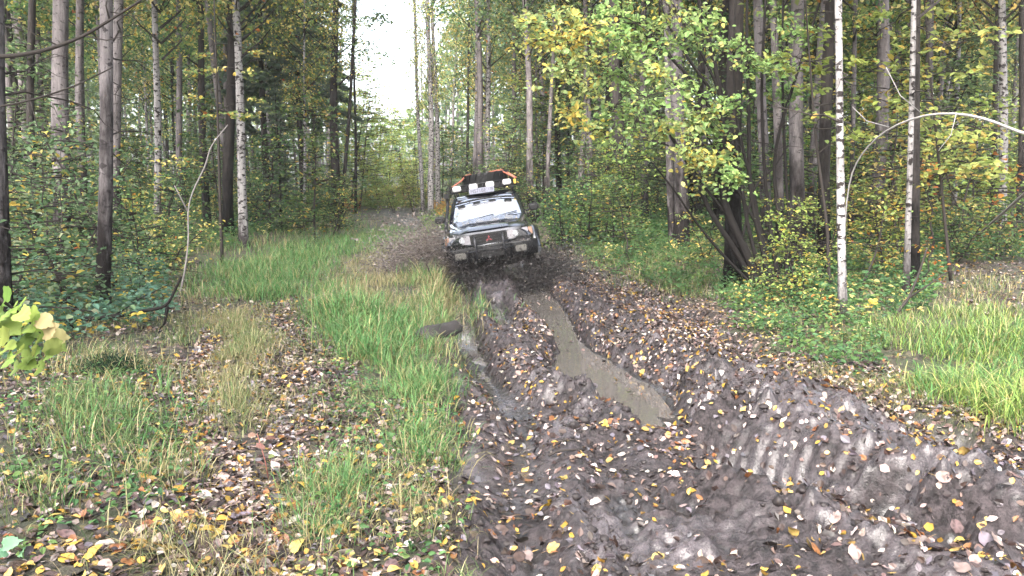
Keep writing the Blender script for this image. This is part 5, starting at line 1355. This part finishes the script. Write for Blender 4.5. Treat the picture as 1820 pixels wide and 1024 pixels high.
# rounded flares round the arches
for y in (0, 2.72):
    for s in (-1, 1):
        V = []; n = 20
        for i in range(n):
            a = R(-8 + 196 * i / (n - 1))
            for rr, xx in ((.462, .80), (.468, .935), (.50, .945), (.545, .87), (.545, .80)): V.append((s * xx, y - rr * math.cos(a), .50 + rr * math.sin(a)))
        V = np.array(V); i = (np.arange(n - 1)[:, None] * 5 + np.arange(5)[None]); j = (np.arange(n - 1)[:, None] * 5 + (np.arange(5)[None] + 1) % 5)
        Q = np.stack([i, j, j + 5, i + 5], -1).reshape(-1, 4)
        link('fender_flare', mesh_np('fender_flare', V, [Q], None, True, [M_PAINT]), car)
# wheels
def tyre_mesh(name, R0, W, m, lugs=22, rim=.23):
    bag = Bag(); n = 40
    prof = [(rim, -W * .36), (rim + .05, -W * .47), (R0 * .82, -W * .5), (R0 * .94, -W * .48), (R0 * .965, -W * .38), (R0 * .97, 0), (R0 * .965, W * .38), (R0 * .94, W * .48), (R0 * .82, W * .5), (rim + .05, W * .47), (rim, W * .36)]
    th = np.linspace(0, 2 * math.pi, n, endpoint=False); k = len(prof)
    V = np.array([(x, r * math.cos(t), r * math.sin(t)) for t in th for r, x in prof])
    i = np.arange(n)[:, None] * k; i2 = ((np.arange(n) + 1) % n)[:, None] * k; j = np.arange(k)[None]; j2 = (j + 1) % k
    bag.add(V, np.stack([i + j, i2 + j, i2 + j2, i + j2], -1).reshape(-1, 4))
    for q in range(lugs):
        for s in (-1, 1):
            a = 2 * math.pi * (q + (.5 if s > 0 else 0)) / lugs
            co = np.array([(x, t, r) for x in (.10, .52) for t in (-.035, .035) for r in (R0 * .93, R0)])
            co[:, 1] += (co[:, 0] - .3) * .12; co[:, 0] *= W * s; co[co[:, 2] > R0 * .97, 0] *= .97
            v = np.stack([co[:, 0], co[:, 2] * math.sin(a) + co[:, 1] * math.cos(a), co[:, 2] * math.cos(a) - co[:, 1] * math.sin(a)], 1)
            bag.add(v, [(0, 1, 3, 2), (4, 6, 7, 5), (0, 4, 5, 1), (2, 3, 7, 6), (1, 5, 7, 3), (0, 2, 6, 4)])
    return bag.mesh(name, [m], False)
TY = tyre_mesh('tyre', .43, .29, M_TYRE)
bag = Bag()
th = np.linspace(0, 2 * math.pi, 28, endpoint=False); prof = [(.24, -.11), (.235, .09), (.20, .10), (.18, .05), (.07, .04), (.05, .08), (0.001, .08)]
V = np.array([(x, r * math.cos(t), r * math.sin(t)) for t in th for r, x in prof]); k = 7
i = np.arange(28)[:, None] * k; i2 = ((np.arange(28) + 1) % 28)[:, None] * k; j = np.arange(k - 1)[None]
bag.add(V, np.stack([i + j, i2 + j, i2 + j + 1, i + j + 1], -1).reshape(-1, 4)); RIM = bag.mesh('rim', [M_RIM], True)
for y in (0, 2.72):
    for s in (-1, 1):
        w = bpy.data.objects.new('wheel', None); C.objects.link(w); w.parent = car; w.location = (s * .80, y, .43)
        w.rotation_euler = (R(17 * s + y * 9), 0, 0)
        link('tyre', TY, w); r = link('rim', RIM, w); r.rotation_euler = (0, 0, 0 if s > 0 else R(180))
# mirrors, wipers, snorkel
for s in (-1, 1):
    bm = bmesh.new(); v = box(bm, (s * .965, 1.03, 1.335), (.23, .10, .165)); 
    for q in v:
        if q.co.y < 1.0: q.co.x += (s * .965 - q.co.x) * .18; q.co.z += (1.335 - q.co.z) * .2
    mi = bm_obj('wing_mirror', bm, M_PLAS, car, True, .028, 3)
    pipe_obj('arm', [[(s * .79, 1.02, 1.28), (s * .83, 1.02, 1.285), (s * .88, 1.03, 1.30)]], .02, M_PLAS, mi)
    x0 = -.42 if s < 0 else .06
    pts_ = [wind(u, v) for u, v in ((x0 / 1.4 + .5 + .02, .0), (x0 / 1.4 + .5 + .20, .045), (x0 / 1.4 + .5 + .40, .11))]
    pts_ = [(x, y - .018, z + .01) for x, y, z in pts_]
    pipe_obj('wiper', [pts_], .009, M_PLAS)
sn = pipe_obj('snorkel', [[(-.83, .55, 1.08), (-.845, .66, 1.16), (-.84, .86, 1.26), (-.79, 1.16, 1.50), (-.775, 1.30, 1.62), (-.775, 1.34, 1.74)]], .035, M_PLAS, sides=10)
box_obj('intake_head', (-.775, 1.32, 1.79), (.10, .13, .12), M_PLAS, sn, .02)
# dark cabin inside
for x in (-.36, .36):
    st = box_obj('seat', (x, 1.95, 1.27), (.44, .14, .42), M_SEAT, car, .05); box_obj('headrest', (x, 1.97, 1.56), (.24, .09, .14), M_SEAT, st, .03)
pipe_obj('steering_wheel', [[(.36 + .18 * math.cos(a), 1.42, 1.27 + .15 * math.sin(a)) for a in np.linspace(0, 6.283, 18)]], .014, M_SEAT)
# roof rack
rk = bpy.data.objects.new('roof_rack', None); C.objects.link(rk); rk.parent = car; rk.location = (0, 0, 0)
X, Y0, Y1, Z0, Z1 = .70, 1.42, 3.2, 1.83, 1.955
for z in (Z0, Z1):
    pipe_obj('rail', [[(-X, Y0, z), (X, Y0, z)], [(-X, Y1, z), (X, Y1, z)], [(-X, Y0, z), (-X, Y1, z)], [(X, Y0, z), (X, Y1, z)]], .013, M_STEEL, rk)
for x in np.linspace(-X, X, 5): pipe_obj('post', [[(x, Y0, Z0), (x, Y0, Z1)]], .010, M_STEEL, rk)
for y in np.linspace(Y0 + .3, Y1, 5):
    for s in (-X, X): pipe_obj('post', [[(s, y, Z0), (s, y, Z1)]], .010, M_STEEL, rk)
for k in range(9): box_obj('floor_slat', (0, Y0 + .1 + k * .205, Z0 + .012), (2 * X, .06, .014), M_STEEL, rk, .003)
for y in (1.62, 2.5, 3.1):
    for s in (-1, 1): pipe_obj('foot', [[(s * .60, y, 1.70), (s * .63, y, Z0)]], .014, M_STEEL, rk)
for x in (-.545, -.20, .145, .50):
    lp = box_obj('roof_light', (x, Y0 - .075, 1.912), (.175, .07, .115), M_WHITE, rk, .018)
    # a moulded rib across the white cover is a raised band, the housing behind it black
box_obj('wind_deflector', (0, Y0 + .035, 1.893), (1.34, .008, .115), M_PLAS, rk, .002)
pl = box_obj('licence_plate', (-.04, Y0 - .125, 1.812), (.52, .012, .112), M_PLATE, car, .004)
def lettering(txt, x, z, size, parent):
    cu = bpy.data.curves.new('lettering', 'FONT'); cu.body = txt; cu.size = size; cu.extrude = .001; cu.align_x = 'CENTER'; cu.align_y = 'CENTER'
    o = bpy.data.objects.new('lettering', cu); C.objects.link(o)
    dg = bpy.context.evaluated_depsgraph_get(); dg.update()
    me = bpy.data.meshes.new_from_object(o.evaluated_get(dg)); bpy.data.objects.remove(o)
    me.materials.clear(); me.materials.append(M_INK)
    o = link('lettering', me, parent); o.rotation_euler = (R(90), 0, 0); o.location = (x, Y0 - .1335, z); return o
lettering('M571BE', -.11, 1.810, .098, pl); lettering('178', .145, 1.818, .07, pl)
pipe_obj('frame_line', [[(.075, Y0 - .133, 1.765), (.075, Y0 - .133, 1.86)]], .002, M_INK, pl, 4)
jk = box_obj('yellow_jack', (.665, Y0 - .03, 1.90), (.055, .05, .10), M_YEL, rk, .008)

# spare tyre on the rack with its straps
cm = Matrix.LocRotScale(car.location, car.rotation_euler, (1, 1, 1))
sp = thing('spare_tyre', 'large black mud-terrain spare tyre strapped flat on the roof rack', 'tyre', cm @ Vector((.06, 2.05, 1.862)), car.rotation_euler)
o = link('rubber', tyre_mesh('rubber', .50, .31, M_RUB, 20, .24), sp); o.rotation_euler = (0, R(90), R(9)); o.location = (0, 0, .14)
for pth in ([(-.74, -.58, .08), (-.50, -.40, .20), (-.40, -.1, .305), (-.30, .3, .31)], [(.63, -.58, .10), (.44, -.34, .24), (.30, -.1, .315), (.10, .2, .31)], [(.66, -.2, .10), (.49, -.1, .24), (.36, .0, .315), (.2, .3, .31)]):
    bag = Bag(); P_ = np.array(pth); t = np.linspace(0, 3, 14); Ps = np.stack([np.interp(t, range(4), P_[:, a]) for a in range(3)], 1)
    V, Q, T = tube(Ps, [.017] * 14, 6); bag.add(V, Q, T); link('strap', bag.mesh('strap', [M_STRAP], True), sp)

# ------------------------------------------------------------------ mud thrown up by the wheels
lr = np.random.default_rng(66)
WLp, WRp = np.array(cm @ Vector((-.80, -.25, .02))), np.array(cm @ Vector((.80, -.25, .02)))
def drops(n, o, spread, az0, azs, e0, e1, s0, s1, t1, size, jets=0, jsp=.05):
    m_ = jets or n
    az = az0 + azs * lr.normal(size=m_); el = e0 + (e1 - e0) * lr.random(m_); sp = s0 + (s1 - s0) * lr.random(m_); off = lr.normal(size=(m_, 3)) * np.array(spread)
    if jets:
        k = lr.integers(0, jets, n); az = az[k] + jsp * lr.normal(size=n); el = el[k] + jsp * lr.normal(size=n); sp = sp[k] * (.80 + .4 * lr.random(n)); off = off[k] * (1 + .15 * lr.normal(size=(n, 3)))
    t = t1 * lr.random(n) ** .8
    v = np.stack([np.cos(el) * np.cos(az), np.cos(el) * np.sin(az), np.sin(el)], 1) * sp[:, None]
    P = o + off + v * t[:, None]; P[:, 2] -= 4.9 * t ** 2
    vel = v.copy(); vel[:, 2] -= 9.8 * t
    s = size * np.exp(.55 * lr.normal(size=n)) * (1 - .35 * t / t1)
    ok = P[:, 2] > H(P[:, 0], P[:, 1], False) - .02
    return P[ok], unit(vel + .01)[ok], s[ok]
PI = math.pi
sets = [drops(90000, WLp + np.array([0, 0, .10]), (.16, .32, .14), PI * 1.05, .38, .15, 1.15, 1.0, 6.0, .36, .0086, 420, .16),      # broad plume to the side of the lower wheel
        drops(36000, WLp + np.array([-.3, 0, .15]), (.25, .3, .2), PI * 1.03, .5, .1, 1.0, 1.0, 5.2, .36, .0074),
        drops(16000, WLp, (.16, .2, .10), PI * 1.25, .5, .3, 1.2, 1.6, 5.4, .40, .0075, 60, .08),
        drops(1500, WLp, (.2, .25, .12), PI * 1.1, .6, .4, 1.35, 2.0, 7.0, .40, .012),
        drops(900, WRp, (.2, .25, .12), -PI * .3, .7, .4, 1.35, 1.6, 5.5, .40, .011),
        drops(24000, WRp, (.20, .22, .12), -PI * .34, .6, .25, 1.2, 1.2, 4.6, .36, .0062, 160, .15),
        drops(9000, WRp, (.14, .2, .18), -.1, .5, .5, 1.2, 1.0, 3.2, .38, .0050, 40, .08),
        drops(52000, (WLp + WRp) / 2 + np.array([0, -.35, -.05]), (.66, .22, .06), -PI / 2, .6, .10, .95, 1.0, 5.0, .38, .0064, 300, .15),
        drops(11000, (WLp + WRp) / 2 + np.array([0, -.30, -.08]), (.70, .15, .06), -PI / 2, .8, .2, 1.1, .4, 2.8, .32, .0065),
        drops(500, (WLp + WRp) / 2 + np.array([0, -.4, -.1]), (.7, .2, .06), -PI / 2, .9, .4, 1.45, .8, 4.4, .4, .011),
        drops(5200, (WLp + WRp) / 2 + np.array([.1, -.5, .35]), (.48, .15, .18), -PI / 2, .9, .6, 1.5, 1.5, 4.6, .45, .0045)]
P = np.vstack([s[0] for s in sets]); D = np.vstack([s[1] for s in sets]); S = np.concatenate([s[2] for s in sets])
inside_car = (np.abs(P[:, 0] + .30) < .8) & (P[:, 1] > 15.6) & (P[:, 2] > .1)
P, D, S = P[~inside_car], D[~inside_car], S[~inside_car]
n = len(P); A = unit(np.cross(D, lr.normal(size=(n, 3)))); B = np.cross(D, A); el = 1.1 + 1.5 * lr.random(n) ** 2
S_, L_ = S[:, None], (S * el)[:, None]
V = np.stack([P + A * S_, P + (-.5 * A + .87 * B) * S_, P + (-.5 * A - .87 * B) * S_, P + D * L_ * 1.3], 1).reshape(-1, 3)
bs = np.arange(n)[:, None] * 4
T = np.vstack([bs + np.array([t]) for t in ((0, 2, 1), (3, 0, 1), (3, 1, 2), (3, 2, 0))])
m, nt, out = mat('flying_mud')
at = N(nt, 'ShaderNodeAttribute', attribute_name='col'); principled(nt, out, at.outputs['Color'], .45, Specular_IOR_Level=.4)
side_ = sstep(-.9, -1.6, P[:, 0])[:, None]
mc = pick([(6, (.007, .006, .006)), (3, (.018, .0145, .014)), (1.0, (.085, .074, .07))], n, lr) * (1 - side_) + side_ * pick([(4, (.072, .058, .051)), (3, (.125, .105, .094)), (1.5, (.034, .027, .025))], n, lr)  # drops below the bumper near-black: the car's shadow is put into their colour
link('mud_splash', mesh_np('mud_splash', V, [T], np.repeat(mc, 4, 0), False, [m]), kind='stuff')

# ------------------------------------------------------------------ damp air between the trunks
bm = bmesh.new(); bmesh.ops.create_cube(bm, size=1, matrix=Matrix.Translation((0, 110, 14.5)) @ Matrix.Diagonal((520, 470, 34, 1)))
me = bpy.data.meshes.new('haze'); bm.to_mesh(me); bm.free()
m, nt, out = mat('damp_air'); pv = N(nt, 'ShaderNodeVolumePrincipled'); pv.inputs['Density'].default_value = HAZE
pv.inputs['Color'].default_value = (.95, .97, 1, 1); pv.inputs['Anisotropy'].default_value = .2
nt.links.new(pv.outputs[0], out.inputs['Volume']); me.materials.append(m)
link('haze', me, kind='stuff')
